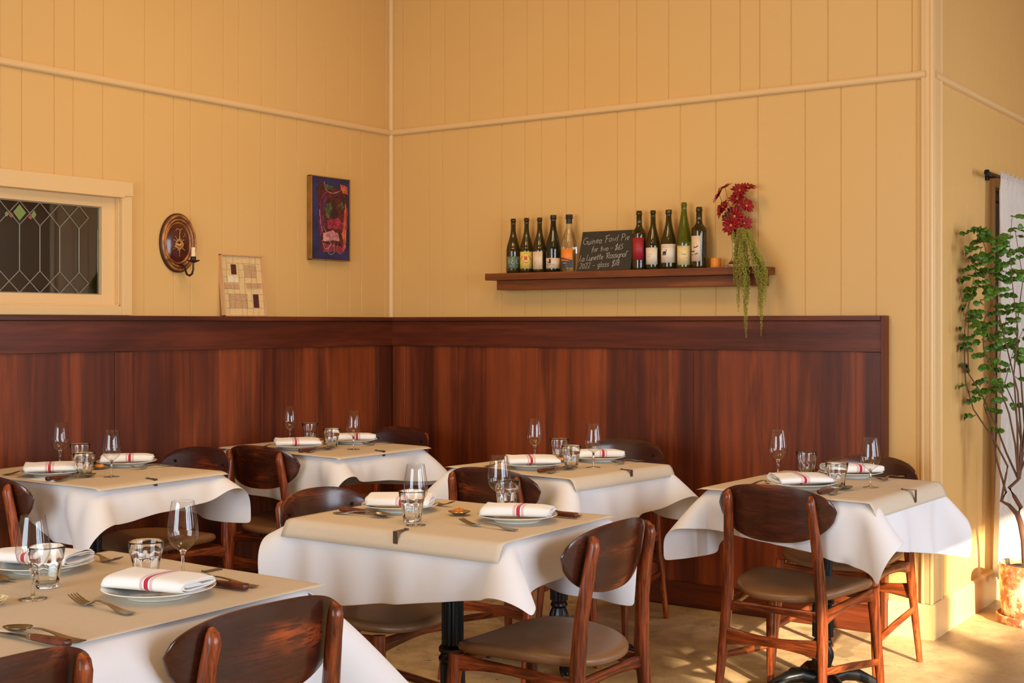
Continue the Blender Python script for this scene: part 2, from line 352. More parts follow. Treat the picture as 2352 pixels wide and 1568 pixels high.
LU = [-2.427, -2.326, -2.174, -2.074, -1.925, -1.702, -1.532, -1.431, -1.235, -1.136, -0.984, -0.885, -0.737, -0.514, -0.345, -0.25, -0.049] + fill(BACK, 0, -2.57)
BL = [0.076, 0.27, 0.364, 0.535, 0.759, 0.906, 1.009, 1.16, 1.261, 1.46, 1.562, 1.808, 1.995, 2.207, 2.437, 2.604, 2.763, 2.939]
BU = [0.085, 0.28, 0.38, 0.546, 0.77, 0.919, 1.02, 1.173, 1.272, 1.472, 1.57, 1.745, 1.969, 2.119, 2.217, 2.37, 2.544, 2.767, 2.92]
RL = [0.306, 0.542, 0.713, 0.947, 1.10, 1.3, 1.5, 1.7, 1.86, 2.0, 2.2, 2.38, 2.6, 2.8]
RU = [0.267, 0.492, 0.64, 0.899, 1.081, 1.277, 1.46, 1.6, 1.78, 1.96, 2.1, 2.3, 2.5, 2.72]
ZR0, ZR1 = 2.384, 2.418
WY0, WY1, WZ0, WZ1 = -3.05, -1.839, 1.417, 1.90      # leaded window opening in the left wall
w = MB()
boards(w, 'y', 0, 1, LG, BACK, WY0, 0, ZR0 + .01, -0.12)
boards(w, 'y', 0, 1, LG, WY1, 0, 0, ZR0 + .01, -0.12)
boards(w, 'y', 0, 1, LG, WY0, WY1, 0, WZ0, -0.12)
boards(w, 'y', 0, 1, LG, WY0, WY1, WZ1, ZR0 + .01, -0.12)
boards(w, 'y', 0, 1, LU, BACK, 0, ZR0 + .01, CEIL, -0.12)
struct(w.build('wall_left', M['paint'], smooth=False))
w = MB(); boards(w, 'x', 0, -1, BL, 0, RX, 0, ZR0 + .01, 0.12); boards(w, 'x', 0, -1, BU, 0, RX, ZR0 + .01, CEIL, 0.12)
struct(w.build('wall_back', M['paint'], smooth=False))
# return wall with the curtained window
QY0, QY1, QZ0, QZ1 = 0.985, 2.35, 0.17, 2.005
w = MB()
boards(w, 'y', RX, 1, RL, 0.12, QY0, 0, ZR0 + .01, RX - 0.12); boards(w, 'y', RX, 1, RL, QY1, ALC, 0, ZR0 + .01, RX - 0.12)
boards(w, 'y', RX, 1, RL, QY0, QY1, 0, QZ0, RX - 0.12); boards(w, 'y', RX, 1, RL, QY0, QY1, QZ1, ZR0 + .01, RX - 0.12)
boards(w, 'y', RX, 1, RU, 0.12, ALC, ZR0 + .01, CEIL, RX - 0.12)
struct(w.build('wall_return', M['paint'], smooth=False))
w = MB(); w.box(RX - 0.12, RIGHT + 0.12, ALC, ALC + 0.12, 0, CEIL); struct(w.build('wall_alcove', M['paint'], smooth=False))
# right wall with three windows, closed front wall behind the camera
w = MB(); ys = [BACK]
for a, b in WIN_R:
    w.box(RIGHT, RIGHT + 0.12, ys[-1], a, 0, CEIL); w.box(RIGHT, RIGHT + 0.12, a, b, 0, WIN_Z[0]); w.box(RIGHT, RIGHT + 0.12, a, b, WIN_Z[1], CEIL); ys.append(b)
w.box(RIGHT, RIGHT + 0.12, ys[-1], ALC, 0, CEIL)
struct(w.build('wall_right', M['paint'], smooth=False))
w = MB(); w.box(-0.12, RIGHT + 0.12, BACK - 0.12, BACK, 0, CEIL); struct(w.build('wall_front', M['paint'], smooth=False))
w = MB(); w.box(-0.12, RIGHT + 0.12, BACK - 0.12, ALC + 0.12, -0.1, 0); struct(w.build('floor', M['floor'], smooth=False))
w = MB(); w.box(-0.12, RIGHT + 0.12, BACK - 0.12, ALC + 0.12, CEIL, CEIL + 0.1); struct(w.build('ceiling', M['ceiling'], smooth=False))
# picture rails (rounded moulding) and corner beads
def rail_prof(z0, z1, d): return [(0.0, z0), (d * 0.75, z0 + 0.002), (d, z0 + 0.010), (d, z1 - 0.012), (d * 0.8, z1 - 0.003), (0.0, z1)]
TR = []
def extr(mb, prof, axis, pos, sgn, a, b):
    n = len(prof); v = []
    for s in (a, b):
        for d, z in prof: v.append((pos + sgn * d, s, z) if axis == 'y' else (s, pos + sgn * d, z))
    mb.add(v, [(i, (i + 1) % n, n + (i + 1) % n, n + i) for i in range(n)] + [tuple(range(n)), tuple(range(n, 2 * n))[::-1]])
w = MB(); extr(w, rail_prof(ZR0, ZR1, 0.022), 'y', 0, 1, BACK, 0.0); extr(w, rail_prof(ZR0, ZR1, 0.022), 'x', 0, -1, 0.0, RX - 0.015)
extr(w, rail_prof(ZR0, ZR1, 0.024), 'y', RX, 1, 0.03, ALC); struct(w.build('trim_1', M['trim'], sharp=50))
w = MB()   # cove bead in the inner corner, beads and corner boards on the outer one
w.lathe([(0.016, 0.0), (0.016, CEIL)], 12, (0.008, -0.008, 0)); struct(w.build('trim_2', M['trim'], sharp=50))
w = MB()
w.box(RX - 0.022, RX + 0.012, -0.012, 0.008, 0.15, CEIL, 0.003)
w.lathe([(0.0095, 0.15), (0.0095, CEIL)], 12, (RX - 0.028, -0.006, 0)); w.lathe([(0.009, 0.15), (0.009, CEIL)], 12, (RX + 0.008, -0.006, 0))
w.box(RX, RX + 0.010, 0.0, 0.115, 0.15, CEIL, 0.002); w.lathe([(0.011, 0.15), (0.011, CEIL)], 12, (RX + 0.006, 0.122, 0)); w.lathe([(0.006, 0.15), (0.006, CEIL)], 12, (RX + 0.008, 0.03, 0))
struct(w.build('trim_3', M['trim'], sharp=50))
def basep(h, d): return [(0.0, 0.0), (d, 0.0), (d, h - 0.012), (d - 0.006, h - 0.002), (0.0, h)]
w = MB(); extr(w, basep(0.150, 0.022), 'x', 0, -1, 2.822, RX + 0.022); struct(w.build('baseboard_back', M['trim'], sharp=30))
w = MB(); extr(w, basep(0.150, 0.022), 'y', RX, 1, 0.0, ALC); struct(w.build('baseboard_return', M['trim'], sharp=30))
# ---- dark wainscot: recessed panels, stiles, top rail, bottom rail, cap
WT = 1.375
def wains(idx, axis, sgn, a, b, stiles, matrail, name):
    """stiles: list of (s0,s1)"""
    root = MB()
    def bx(mb, s0, s1, d0, d1, z0, z1, bv=0.0015):
        if axis == 'y': mb.box(d0, d1, s0, s1, z0, z1, bv)
        else: mb.box(s0, s1, -d1, -d0, z0, z1, bv)
    bx(root, a, b, 0.0, 0.028, 0.0, 1.30, 0); r = struct(root.build(name, M['panel_l'], smooth=False))
    for s0, s1 in stiles:
        q = MB(); bx(q, s0, s1, 0.028, 0.034, 0.118, 1.215); q.build('stile', M['panel_l'], r, sharp=30)
    q = MB(); bx(q, a, b, 0.028, 0.040, 1.218, 1.352); q.build('top_rail', matrail, r, sharp=30)
    q = MB(); bx(q, a, b, 0.028, 0.040, 0.0, 0.116); q.build('bottom_rail', matrail, r, sharp=30)
    q = MB(); bx(q, a, b, 0.0, 0.052, 1.353, WT, 0.003); q.build('cap', matrail, r, sharp=30)
    return r
wains(0, 'y', 1, BACK, 0.0, [(-0.146, -0.04), (-1.017, -0.925), (-1.889, -1.795), (-2.76, -2.665), (-3.63, -3.53), (-4.5, -4.4), (-5.4, -5.3), (-6.3, -6.2)], M['rail_y'], 'trim_4')
rt = wains(1, 'x', 1, 0.04, 2.80, [(0.04, 0.128), (0.911, 1.009), (1.796, 1.892), (2.685, 2.80)], M['rail_x'], 'trim_5')
q = MB(); q.box(2.80, 2.820, -0.052, 0.0, 0.0, WT, 0.003); q.build('end_post', M['panel_l'], rt, sharp=30)

# ---- leaded window in the left wall
T_ = M['trim']
w = MB()
w.box(0.0, 0.024, -3.2, -1.784, 1.903, 1.966, 0.002)      # head casing
w.box(0.0, 0.020, WY1 + 0.0, -1.787, WT + 0.002, 1.903, 0.002)
w.box(0.0, 0.018, -3.2, WY1, WT + 0.002, WZ0, 0.002); w.box(0.0, 0.020, -3.2, WY0, WZ0, 1.903, 0.002)
w.box(-0.004, 0.026, WY0, WY1 + 0.012, WZ1 - 0.006, WZ1 + 0.010, 0.003)
w.box(-0.11, 0.0, WY1 - 0.006, WY1, WZ0, WZ1, 0.001); w.box(-0.11, 0.0, WY0, WY1, WZ0 - 0.004, WZ0 + 0.006, 0.001); w.box(-0.11, 0.0, WY0, WY1, WZ1 - 0.006, WZ1, 0.001)
win = struct(w.build('window_1', T_, sharp=30))
GY1, GZ0, GZ1 = -1.915, 1.467, 1.850
q = MB()
q.box(-0.055, -0.022, GY1, WY1 - 0.006, WZ0, WZ1, 0.002); q.box(-0.055, -0.022, WY0, GY1, WZ0, GZ0, 0.002); q.box(-0.055, -0.022, WY0, GY1, GZ1, WZ1, 0.002)
q.build('sash', T_, win, sharp=30)
q = MB(); q.box(-0.042, -0.039, WY0, GY1, GZ0, GZ1); g = q.build('leaded_glass', M['thin'], win, smooth=False)
q = MB(); P = 0.0965; nx = 12
def lead(p, q2, r=0.0022): q.sweep([(-0.0385, p[0], p[1]), (-0.0385, q2[0], q2[1])], r, 6)
for k in range(nx):
    c = -2.023 - (k - 0) * P
    if c < WY0: break
    lead((c, 1.750), (c, 1.561))
    for z0, z1 in ((GZ1 - 0.002, 1.750), (GZ0 + 0.002, 1.561)):
        zm = (z0 + z1) / 2
        lead((c, z1), (c + P / 2, zm)); lead((c, z1), (c - P / 2, zm)); lead((c, z0), (c + P / 2, zm)); lead((c, z0), (c - P / 2, zm))
lead((-1.9265, 1.750), (-1.9265, 1.561), 0.0014)
for a, b in (((GY1 - 0.003, GZ0), (GY1 - 0.003, GZ1)), ((GY1, GZ0 + 0.002), (WY0, GZ0 + 0.002)), ((GY1, GZ1 - 0.002), (WY0, GZ1 - 0.002))): lead(a, b, 0.0028)
q.build('lead_cames', M['lead'], win)
q = MB(); plain('green_glass', S(112, 128, 52), 0.35); plain('red_glass', S(140, 60, 44), 0.35)
def diamond(mb, cy, cz, hy, hz, mi): mb.add([(-0.0375, cy - hy, cz), (-0.0375, cy, cz - hz), (-0.0375, cy + hy, cz), (-0.0375, cy, cz + hz)], [(0, 1, 2, 3)], mi)
for k in range(3):
    diamond(q, -2.3125 - 4 * P * k, 1.80, 0.030, 0.034, 0); diamond(q, -2.352 - 4 * P * k, 1.786, 0.012, 0.012, 1); diamond(q, -2.262 - 4 * P * k, 1.783, 0.012, 0.010, 1); diamond(q, -2.245 - 4 * P * k, 1.796, 0.012, 0.018, 0); diamond(q, -2.372 - 4 * P * k, 1.79, 0.010, 0.012, 0)
q.build('stained_glass_pieces', [M['green_glass'], M['red_glass']], win, smooth=False)
# what stands in the unlit room behind that window
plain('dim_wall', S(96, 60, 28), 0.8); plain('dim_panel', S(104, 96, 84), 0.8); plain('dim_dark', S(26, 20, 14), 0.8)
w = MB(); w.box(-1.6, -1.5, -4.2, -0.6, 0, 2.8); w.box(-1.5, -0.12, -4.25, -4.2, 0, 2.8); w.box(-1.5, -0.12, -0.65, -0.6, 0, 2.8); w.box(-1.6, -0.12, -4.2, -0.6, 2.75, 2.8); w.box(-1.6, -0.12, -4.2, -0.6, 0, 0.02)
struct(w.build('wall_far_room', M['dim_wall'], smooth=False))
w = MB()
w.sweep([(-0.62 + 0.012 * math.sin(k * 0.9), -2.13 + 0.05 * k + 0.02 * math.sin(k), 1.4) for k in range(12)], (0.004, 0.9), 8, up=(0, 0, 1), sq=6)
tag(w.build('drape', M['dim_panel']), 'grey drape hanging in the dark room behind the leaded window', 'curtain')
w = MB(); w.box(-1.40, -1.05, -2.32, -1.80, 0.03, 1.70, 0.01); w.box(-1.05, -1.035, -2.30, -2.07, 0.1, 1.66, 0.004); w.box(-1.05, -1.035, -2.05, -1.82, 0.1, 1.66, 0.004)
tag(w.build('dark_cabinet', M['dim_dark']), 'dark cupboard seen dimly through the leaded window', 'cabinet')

# ---- curtained window in the return wall
w = MB(); w.box(RX - 0.004, RX + 0.014, 0.962, QY0, 0.15, QZ1 + 0.05, 0.002); w.box(RX - 0.004, RX + 0.014, QY0, QY1, QZ1, QZ1 + 0.05, 0.002)
w.box(RX - 0.004, RX + 0.014, QY1, QY1 + 0.03, 0.15, QZ1 + 0.05, 0.002)
win2 = struct(w.build('window_2', T_, sharp=30))
q = MB(); q.box(RX - 0.07, RX - 0.03, QY0, QY0 + 0.045, QZ0, QZ1, 0.002); q.box(RX - 0.07, RX - 0.03, QY1 - 0.045, QY1, QZ0, QZ1, 0.002); q.box(RX - 0.07, RX - 0.03, QY0, QY1, QZ0, QZ0 + 0.05, 0.002); q.box(RX - 0.07, RX - 0.03, QY0, QY1, QZ1 - 0.05, QZ1, 0.002); q.box(RX - 0.065, RX - 0.035, QY0, QY1, 1.05, 1.09, 0.002)
q.build('sash', M['rail_x'], win2, sharp=30)
q = MB(); q.box(RX - 0.054, RX - 0.050, QY0, QY1, QZ0, QZ1); q.build('pane', M['thin'], win2, smooth=False)
# dark backing wall added outside that window, so the gap beside the curtain reads dark
w = MB(); w.box(RX - 0.72, RX - 0.62, 0.3, 3.1, 0, 2.6); w.box(RX - 0.72, RX - 0.12, 3.0, 3.1, 0, 2.6); struct(w.build('wall_dark_backing', M['dim_wall'], smooth=False))
r = tag(empty('curtain_rod', (RX, 0.6, 2.04)), 'short black iron curtain rod bracketed to the wall beside the plant', 'curtain rod')
q = MB(); q.sweep([(0.062, 0.055, 0.0), (0.062, 1.75, 0.0)], 0.008, 10); q.build('rod', M['blackiron'], r)
q = MB(); q.lathe([(0.0, -0.014), (0.010, -0.012), (0.014, 0.0), (0.010, 0.012), (0.0, 0.014)], 12, (0.062, 0.05, 0.0)); q.build('finial', M['blackiron'], r)
for by in (0.262, 1.7):
    q = MB(); q.sweep([(0.0, by, 0.0), (0.062, by, 0.0)], 0.006, 8); q.lathe([(0.014, -0.014), (0.014, 0.014)], 10, (0.004, by, 0)); q.build('bracket', M['blackiron'], r)
# curtain: gathered cloth hung from the rod
v = []; f = []; ny, nz = 150, 40
for j in range(nz + 1):
    t = j / nz; z = 2.064 - t * (2.064 - 0.135)
    for i in range(ny + 1):
        u = i / ny; y = 0.855 + 1.45 * u - 0.075 * t * (1 - u) ; amp = 0.010 + 0.012 * t
        x = RX + 0.064 + amp * (math.sin(u * 96 + 0.8 * math.sin(3 * t + u * 7)) + 0.45 * math.sin(u * 171 + 2 * t))
        if t < 0.035: x = RX + 0.062 + 0.009 * (1 if t < 0.012 else 1) + 0.004 * math.sin(u * 210)
        v.append((x, y, z + 0.006 * math.sin(u * 96) * (1 if j == 0 else 0)))
for j in range(nz):
    for i in range(ny): a = j * (ny + 1) + i; f.append((a, a + 1, a + ny + 2, a + ny + 1))
cu = new_obj('curtain', v, f, M['curtain']); solidify(cu, 0.0012)
tag(cu, 'white sheer linen curtain behind the potted plant, right edge of the room', 'curtain')

# ------------------------------------------------------------------ tables
TZ = 0.772      # paper level
def make_table_base():
    root = empty('pedestal_table')
    q = MB()   # fluted column with collar
    q.lathe([(0.030, 0.33), (0.030, 0.70)], 40, flute=14, famp=0.10, frange=(0.3, 0.72))
    q.lathe([(0.034, 0.345), (0.041, 0.350), (0.042, 0.358), (0.036, 0.366), (0.034, 0.372), (0.041, 0.378), (0.041, 0.388), (0.034, 0.396)], 28)
    q.lathe([(0.034, 0.23), (0.034, 0.34)], 40, flute=14, famp=0.09, frange=(0.2, 0.35)); q.build('column', M['iron'], root)
    q = MB()   # leafy bulb low on the column
    q.lathe([(0.030, 0.222), (0.034, 0.214), (0.034, 0.208), (0.026, 0.200), (0.036, 0.176), (0.037, 0.158), (0.030, 0.134), (0.026, 0.124), (0.040, 0.116), (0.042, 0.106), (0.036, 0.100), (0.050, 0.092), (0.056, 0.080), (0.056, 0.062), (0.050, 0.055)][::-1], 40, flute=10, famp=0.07, frange=(0.13, 0.2))
    q.build('leafy_bulb', M['iron'], root)
    for k in range(4):
        a = PI / 4 + k * PI / 2; c, s_ = math.cos(a), math.sin(a)
        pr = [(0.035, 0.085, 0.030, 0.026), (0.08, 0.098, 0.026, 0.026), (0.13, 0.090, 0.023, 0.022), (0.18, 0.066, 0.020, 0.018), (0.225, 0.040, 0.019, 0.017), (0.262, 0.030, 0.024, 0.022), (0.288, 0.024, 0.026, 0.022), (0.305, 0.018, 0.016, 0.014)]
        q = MB(); q.sweep([(c * r, s_ * r, z) for r, z, _, _ in pr], [(ra, rb) for _, _, ra, rb in pr], 12)
        for t in (-1, 0, 1):      # toes of the paw
            ox, oy = -s_ * t * 0.017, c * t * 0.017
            q.sweep([(c * 0.268 + ox, s_ * 0.268 + oy, 0.030), (c * 0.296 + ox * 1.15, s_ * 0.296 + oy * 1.15, 0.020), (c * 0.312 + ox * 1.2, s_ * 0.312 + oy * 1.2, 0.008)], [0.011, 0.010, 0.004], 8)
        for t in range(5):        # scroll ridges along the leg
            r = 0.09 + t * 0.032; z = 0.118 - t * 0.013 - 0.0008 * t * t
            q.lathe([(0.0, -0.004), (0.010, 0.0), (0.006, 0.006), (0.0, 0.008)], 8, (c * r, s_ * r, z))
        q.build('foot', M['iron'], root)
    q = MB(); q.lathe([(0.0, 0.70), (0.05, 0.70), (0.05, 0.715), (0.0, 0.715)], 20)
    for a in (0.0, PI / 2):
        q.box(-0.20 if a == 0 else -0.02, 0.20 if a == 0 else 0.02, -0.02 if a == 0 else -0.20, 0.02 if a == 0 else 0.20, 0.712, 0.724, 0.002)
    q.build('top_bracket', M['iron'], root)
    return root
plain('table_top_wood', S(120, 84, 50), 0.6)
# ---- position based cloth solver (draped once, here, to shape each tablecloth)
def drape(a, b, W, H, ox, oy, rot, n=44, steps=170, iters=14, seed=1, walls=None, hh=0.1, chairs=(), grav=1.3):
    """table half sizes a,b ; cloth W x H, offset and rotation. returns (rows, cols, verts) in table space, z relative to table top"""
    h = max(W, H) / n; nu = int(round(W / h)) + 1; nv = int(round(H / h)) + 1
    u = np.linspace(-W / 2, W / 2, nu); v = np.linspace(-H / 2, H / 2, nv); hu = u[1] - u[0]; hv = v[1] - v[0]
    U, V = np.meshgrid(u, v, indexing='ij'); c, s_ = math.cos(rot), math.sin(rot)
    X = np.stack([ox + c * U - s_ * V, oy + s_ * U + c * V, np.full_like(U, 0.004)], -1)
    rng = np.random.RandomState(seed)
    ex = np.maximum(np.abs(X[..., 0]) - a, 0); ey = np.maximum(np.abs(X[..., 1]) - b, 0); eh = np.hypot(ex, ey)
    sgx = np.sign(X[..., 0]); sgy = np.sign(X[..., 1]); spread = 0.22 if not walls else 0.12
    X[..., 0] = np.where(ex > 0, sgx * (a + 0.002 + spread * ex), X[..., 0]); X[..., 1] = np.where(ey > 0, sgy * (b + 0.002 + spread * ey), X[..., 1])
    X[..., 2] = np.where(eh > 0, -0.97 * eh, 0.0015) + 0.0005 * rng.rand(nu, nv)
    cor = (ex > 0) & (ey > 0); X[..., 0] += np.where(cor, sgx * ex * 0.30, 0); X[..., 1] += np.where(cor, sgy * ey * 0.30, 0); X[..., 2] += np.where(cor, 0.16 * eh, 0)
    X[..., :2] += (rng.rand(nu, nv, 2) - 0.5) * 0.004 * (eh > 0)[..., None]
    P = X.copy(); Vel = np.zeros_like(X); dt = 1 / 60.0; r = 0.012
    hd = math.hypot(hu, hv)
    cons = []
    def addc(A, B, L, k): cons.append((A, B, L, k))
    sl = slice
    for o in (0, 1):
        addc((sl(o, nu - 1, 2), sl(None)), (sl(o + 1, nu, 2), sl(None)), hu, 1.0); addc((sl(None), sl(o, nv - 1, 2)), (sl(None), sl(o + 1, nv, 2)), hv, 1.0)
    for o in (0, 1):
        addc((sl(o, nu - 1, 2), sl(0, nv - 1)), (sl(o + 1, nu, 2), sl(1, nv)), hd, 0.25); addc((sl(o, nu - 1, 2), sl(1, nv)), (sl(o + 1, nu, 2), sl(0, nv - 1)), hd, 0.25)
    for st, kk in ((2, 0.10), (4, 0.03)):
        for o in range(2 * st):
            if o < st or True:
                ia = np.arange(nu - st); ia = ia[(ia // st) % 2 == (o // st)]; ia = ia[ia % st == o % st]
                if len(ia): addc((ia, sl(None)), (ia + st, sl(None)), st * hu, -kk)
                ja = np.arange(nv - st); ja = ja[(ja // st) % 2 == (o // st)]; ja = ja[ja % st == o % st]
                if len(ja): addc((sl(None), ja), (sl(None), ja + st), st * hv, -kk)
    cons = [q for q in cons if q[3] > 0] + [q for q in cons if q[3] < 0]
    def collide(P, X0):
        # rounded box, top at z=0, thickness 2*hh
        q = np.abs(np.stack([P[..., 0], P[..., 1], P[..., 2] + hh], -1)) - np.array([a - r, b - r, hh - r])
        qo = np.maximum(q, 0); ln = np.linalg.norm(qo, axis=-1); ins = np.minimum(q.max(-1), 0)
        d = ln + ins - r
        g = np.where(ln[..., None] > 1e-9, qo / np.maximum(ln[..., None], 1e-9), (q == q.max(-1, keepdims=True)).astype(float))
        g = g * np.sign(np.stack([P[..., 0], P[..., 1], P[..., 2] + hh], -1) + 1e-12)
        hit = d < 0.0015
        P = P + np.where(hit[..., None], g * (0.0015 - d)[..., None], 0)
        top = (np.abs(P[..., 0]) < a - r) & (np.abs(P[..., 1]) < b - r) & (P[..., 2] < 0.0015)
        P[..., 2] = np.where(top, 0.0015, P[..., 2])
        fr = hit[..., None] & (np.abs(g[..., 2:3]) > 0.5)
        P = np.where(fr, np.concatenate([X0[..., :2] + (P[..., :2] - X0[..., :2]) * 0.0, P[..., 2:]], -1), P)
        P[..., 2] = np.maximum(P[..., 2], -0.74)
        if walls:
            for ax, lim, sg in walls: P[..., ax] = np.maximum(P[..., ax], lim) if sg > 0 else np.minimum(P[..., ax], lim)
        for ax, sg, lo, hi in chairs:      # a chair pushed in keeps the hanging cloth flat against the table edge
            lim = (a, b)[ax] + 0.008; oth = P[..., 1 - ax]; inb = (oth > lo) & (oth < hi) & (sg * P[..., ax] > lim)
            P[..., ax] = np.where(inb, sg * lim, P[..., ax])
        return P
    for st in range(steps):
        Vel[..., 2] -= grav * dt; Vel *= (0.985 if st < steps * 0.6 else 0.93)
        X0 = P.copy(); P = P + Vel * dt
        for it in range(iters):
            for A, B, L, k in cons:
                d = P[B] - P[A]; l = np.sqrt((d * d).sum(-1, keepdims=True)) + 1e-9
                if k < 0:
                    cdiff = np.minimum(l - L, 0) * (-k)
                else: cdiff = (l - L) * k
                cr = d / l * (0.5 * cdiff); P[A] += cr; P[B] -= cr
            if it % 3 == 2 or it == iters - 1: P = collide(P, X0)
        Vel = (P - X0) / dt; sp = np.linalg.norm(Vel, axis=-1, keepdims=True); Vel *= np.minimum(1, 2.5 / np.maximum(sp, 1e-6))
    top = (np.abs(P[..., 0]) < a - 0.02) & (np.abs(P[..., 1]) < b - 0.02); P[..., 2] = np.where(top, 0.0015, P[..., 2])
    # soft vertical folds in the hanging sides, growing toward the hem
    amp = np.clip((-P[..., 2] - 0.015) / 0.2, 0, 1.2) * 0.013; ph = seed * 1.7
    for ax, oh in ((1, a), (0, b)):
        o_ = P[..., 1 - ax]; side = np.abs(P[..., ax]) > ((a, b)[ax] - 0.004); wgt = np.clip((oh - np.abs(o_)) / 0.10, 0, 1) * side; sg = np.sign(P[..., ax])
        wv = 0.7 + np.sin(o_ * 19 + ph + sg) + 0.55 * np.sin(o_ * 37 + ph * 2.3 - sg)
        P[..., ax] += sg * amp * wgt * wv
    if walls:
        for ax, lim, sg in walls: P[..., ax] = np.maximum(P[..., ax], lim)
    return nu, nv, P
def cloth_obj(name, nu, nv, P, mat, z):
    v = P.reshape(-1, 3).copy(); v[:, 2] += z
    f = [(i * nv + j, (i + 1) * nv + j, (i + 1) * nv + j + 1, i * nv + j + 1) for i in range(nu - 1) for j in range(nv - 1)]
    me = bpy.data.meshes.new(name); me.from_pydata([tuple(q) for q in v], [], f)
    for p in me.polygons: p.use_smooth = True
    uvl = me.uv_layers.new(name='UVMap')
    for lp in me.loops:
        i, j = divmod(lp.vertex_index, nv); uvl.data[lp.index].uv = (i / (nu - 1), j / (nv - 1))
    o = bpy.data.objects.new(name, me); COL.objects.link(o); me.materials.append(mat)
    solidify(o, 0.0016, 1.0); subsurf(o, 2); return o
def paper_obj(a, b, over, z, seam=None, curl=0.0, seed=0, skew=(0, 0)):
    """kraft paper on the table: over = overhang (x-, x+, y-, y+); it bends down past the table edge"""
    rnd = random.Random(seed); n = 40; xs = np.linspace(-a - over[0], a + over[1], n); ys = np.linspace(-b - over[2], b + over[3], n)
    R = 0.022
    def bend(s, lim, k):
        e = abs(s) - (lim - 0.006)
        if e <= 0: return s, 0.0
        th = min(e / R, k); arc = th * R
        x = (lim - 0.006) + R * math.sin(th) + (e - arc) * math.cos(th); dz = -(R * (1 - math.cos(th)) + (e - arc) * math.sin(th))
        return math.copysign(x, s), dz
    v = []
    for x in xs:
        for y in ys:
            kx = 1.15 if (over[1] if x > 0 else over[0]) > 0.03 else 0.35
            ky = 1.15 if (over[3] if y > 0 else over[2]) > 0.03 else 0.35
            X, dx = bend(x, a, kx); Y, dy = bend(y, b, ky)
            wv = 0.0012 * math.sin(x * 9 + seed) * math.sin(y * 7 + seed * 2)
            v.append((X + skew[0] * y, Y + skew[1] * x, z + min(dx, dy) * 1.0 + (0.2 * max(dx, dy)) + abs(wv)))
    f = [(i * n + j, (i + 1) * n + j, (i + 1) * n + j + 1, i * n + j + 1) for i in range(n - 1) for j in range(n - 1)]
    o = new_obj('paper_cover', v, f, M['paper']); solidify(o, 0.0005, 1.0); return o
def make_clip():
    """steel tablecloth clamp; local +x points out over the edge, origin on the table edge at paper level"""
    q = MB(); t = 0.0009; w = 0.008
    q.box(-0.045, 0.004, -w, w, 0.0, t); q.box(0.004, 0.004 + t, -w, w, -0.042, t); q.box(-0.030, 0.004, -w, w, -0.043, -0.042)
    q.box(-0.045, -0.043, -w, w, 0.0, 0.003)
    return q.build('tablecloth_clip', M['clip'], smooth=False)

# name: centre, half sizes, rotation (deg), cloth (W,H,ox,oy,rot), paper overhang, paper skew, phrase used in labels
TABLES = {
 'A': dict(c=(0.520, -2.37), h=(0.395, 0.300), r=1.5, cl=(1.02, 1.00, 0.0, -0.03, 4), po=(0.0, 0.03, 0.012, 0.0), ph='the left-hand table below the leaded window'),
 'B': dict(c=(0.540, -1.110), h=(0.375, 0.300), r=-1.5, cl=(1.0, 1.0, 0.0, 0.0, -5), po=(0.0, 0.025, 0.012, 0.0), ph='the corner table at the back'),
 'D': dict(c=(1.865, -1.150), h=(0.315, 0.320), r=-6, cl=(0.98, 0.98, 0.0, 0.0, 7), po=(0.01, 0.055, 0.006, 0.0), ph='the middle back table under the bottle shelf'),
 'E': dict(c=(2.965, -1.125), h=(0.300, 0.330), r=-2, cl=(0.99, 0.99, 0.0, 0.0, -8), po=(0.02, 0.06, 0.012, 0.0), ph='the right-hand table nearest the potted plant'),
 'C': dict(c=(2.365, -2.495), h=(0.385, 0.290), r=1, cl=(1.0, 0.98, -0.01, 0.012, 8), po=(0.0, 0.0, 0.058, 0.0), ph='the central foreground table'),
 'F': dict(c=(2.375, -4.09), h=(0.380, 0.640), r=0, cl=(1.30, 1.82, 0.0, 0.0, 1), po=None, ph='the big table at the lower left'),
}
base0 = make_table_base(); first = True
CL = {}
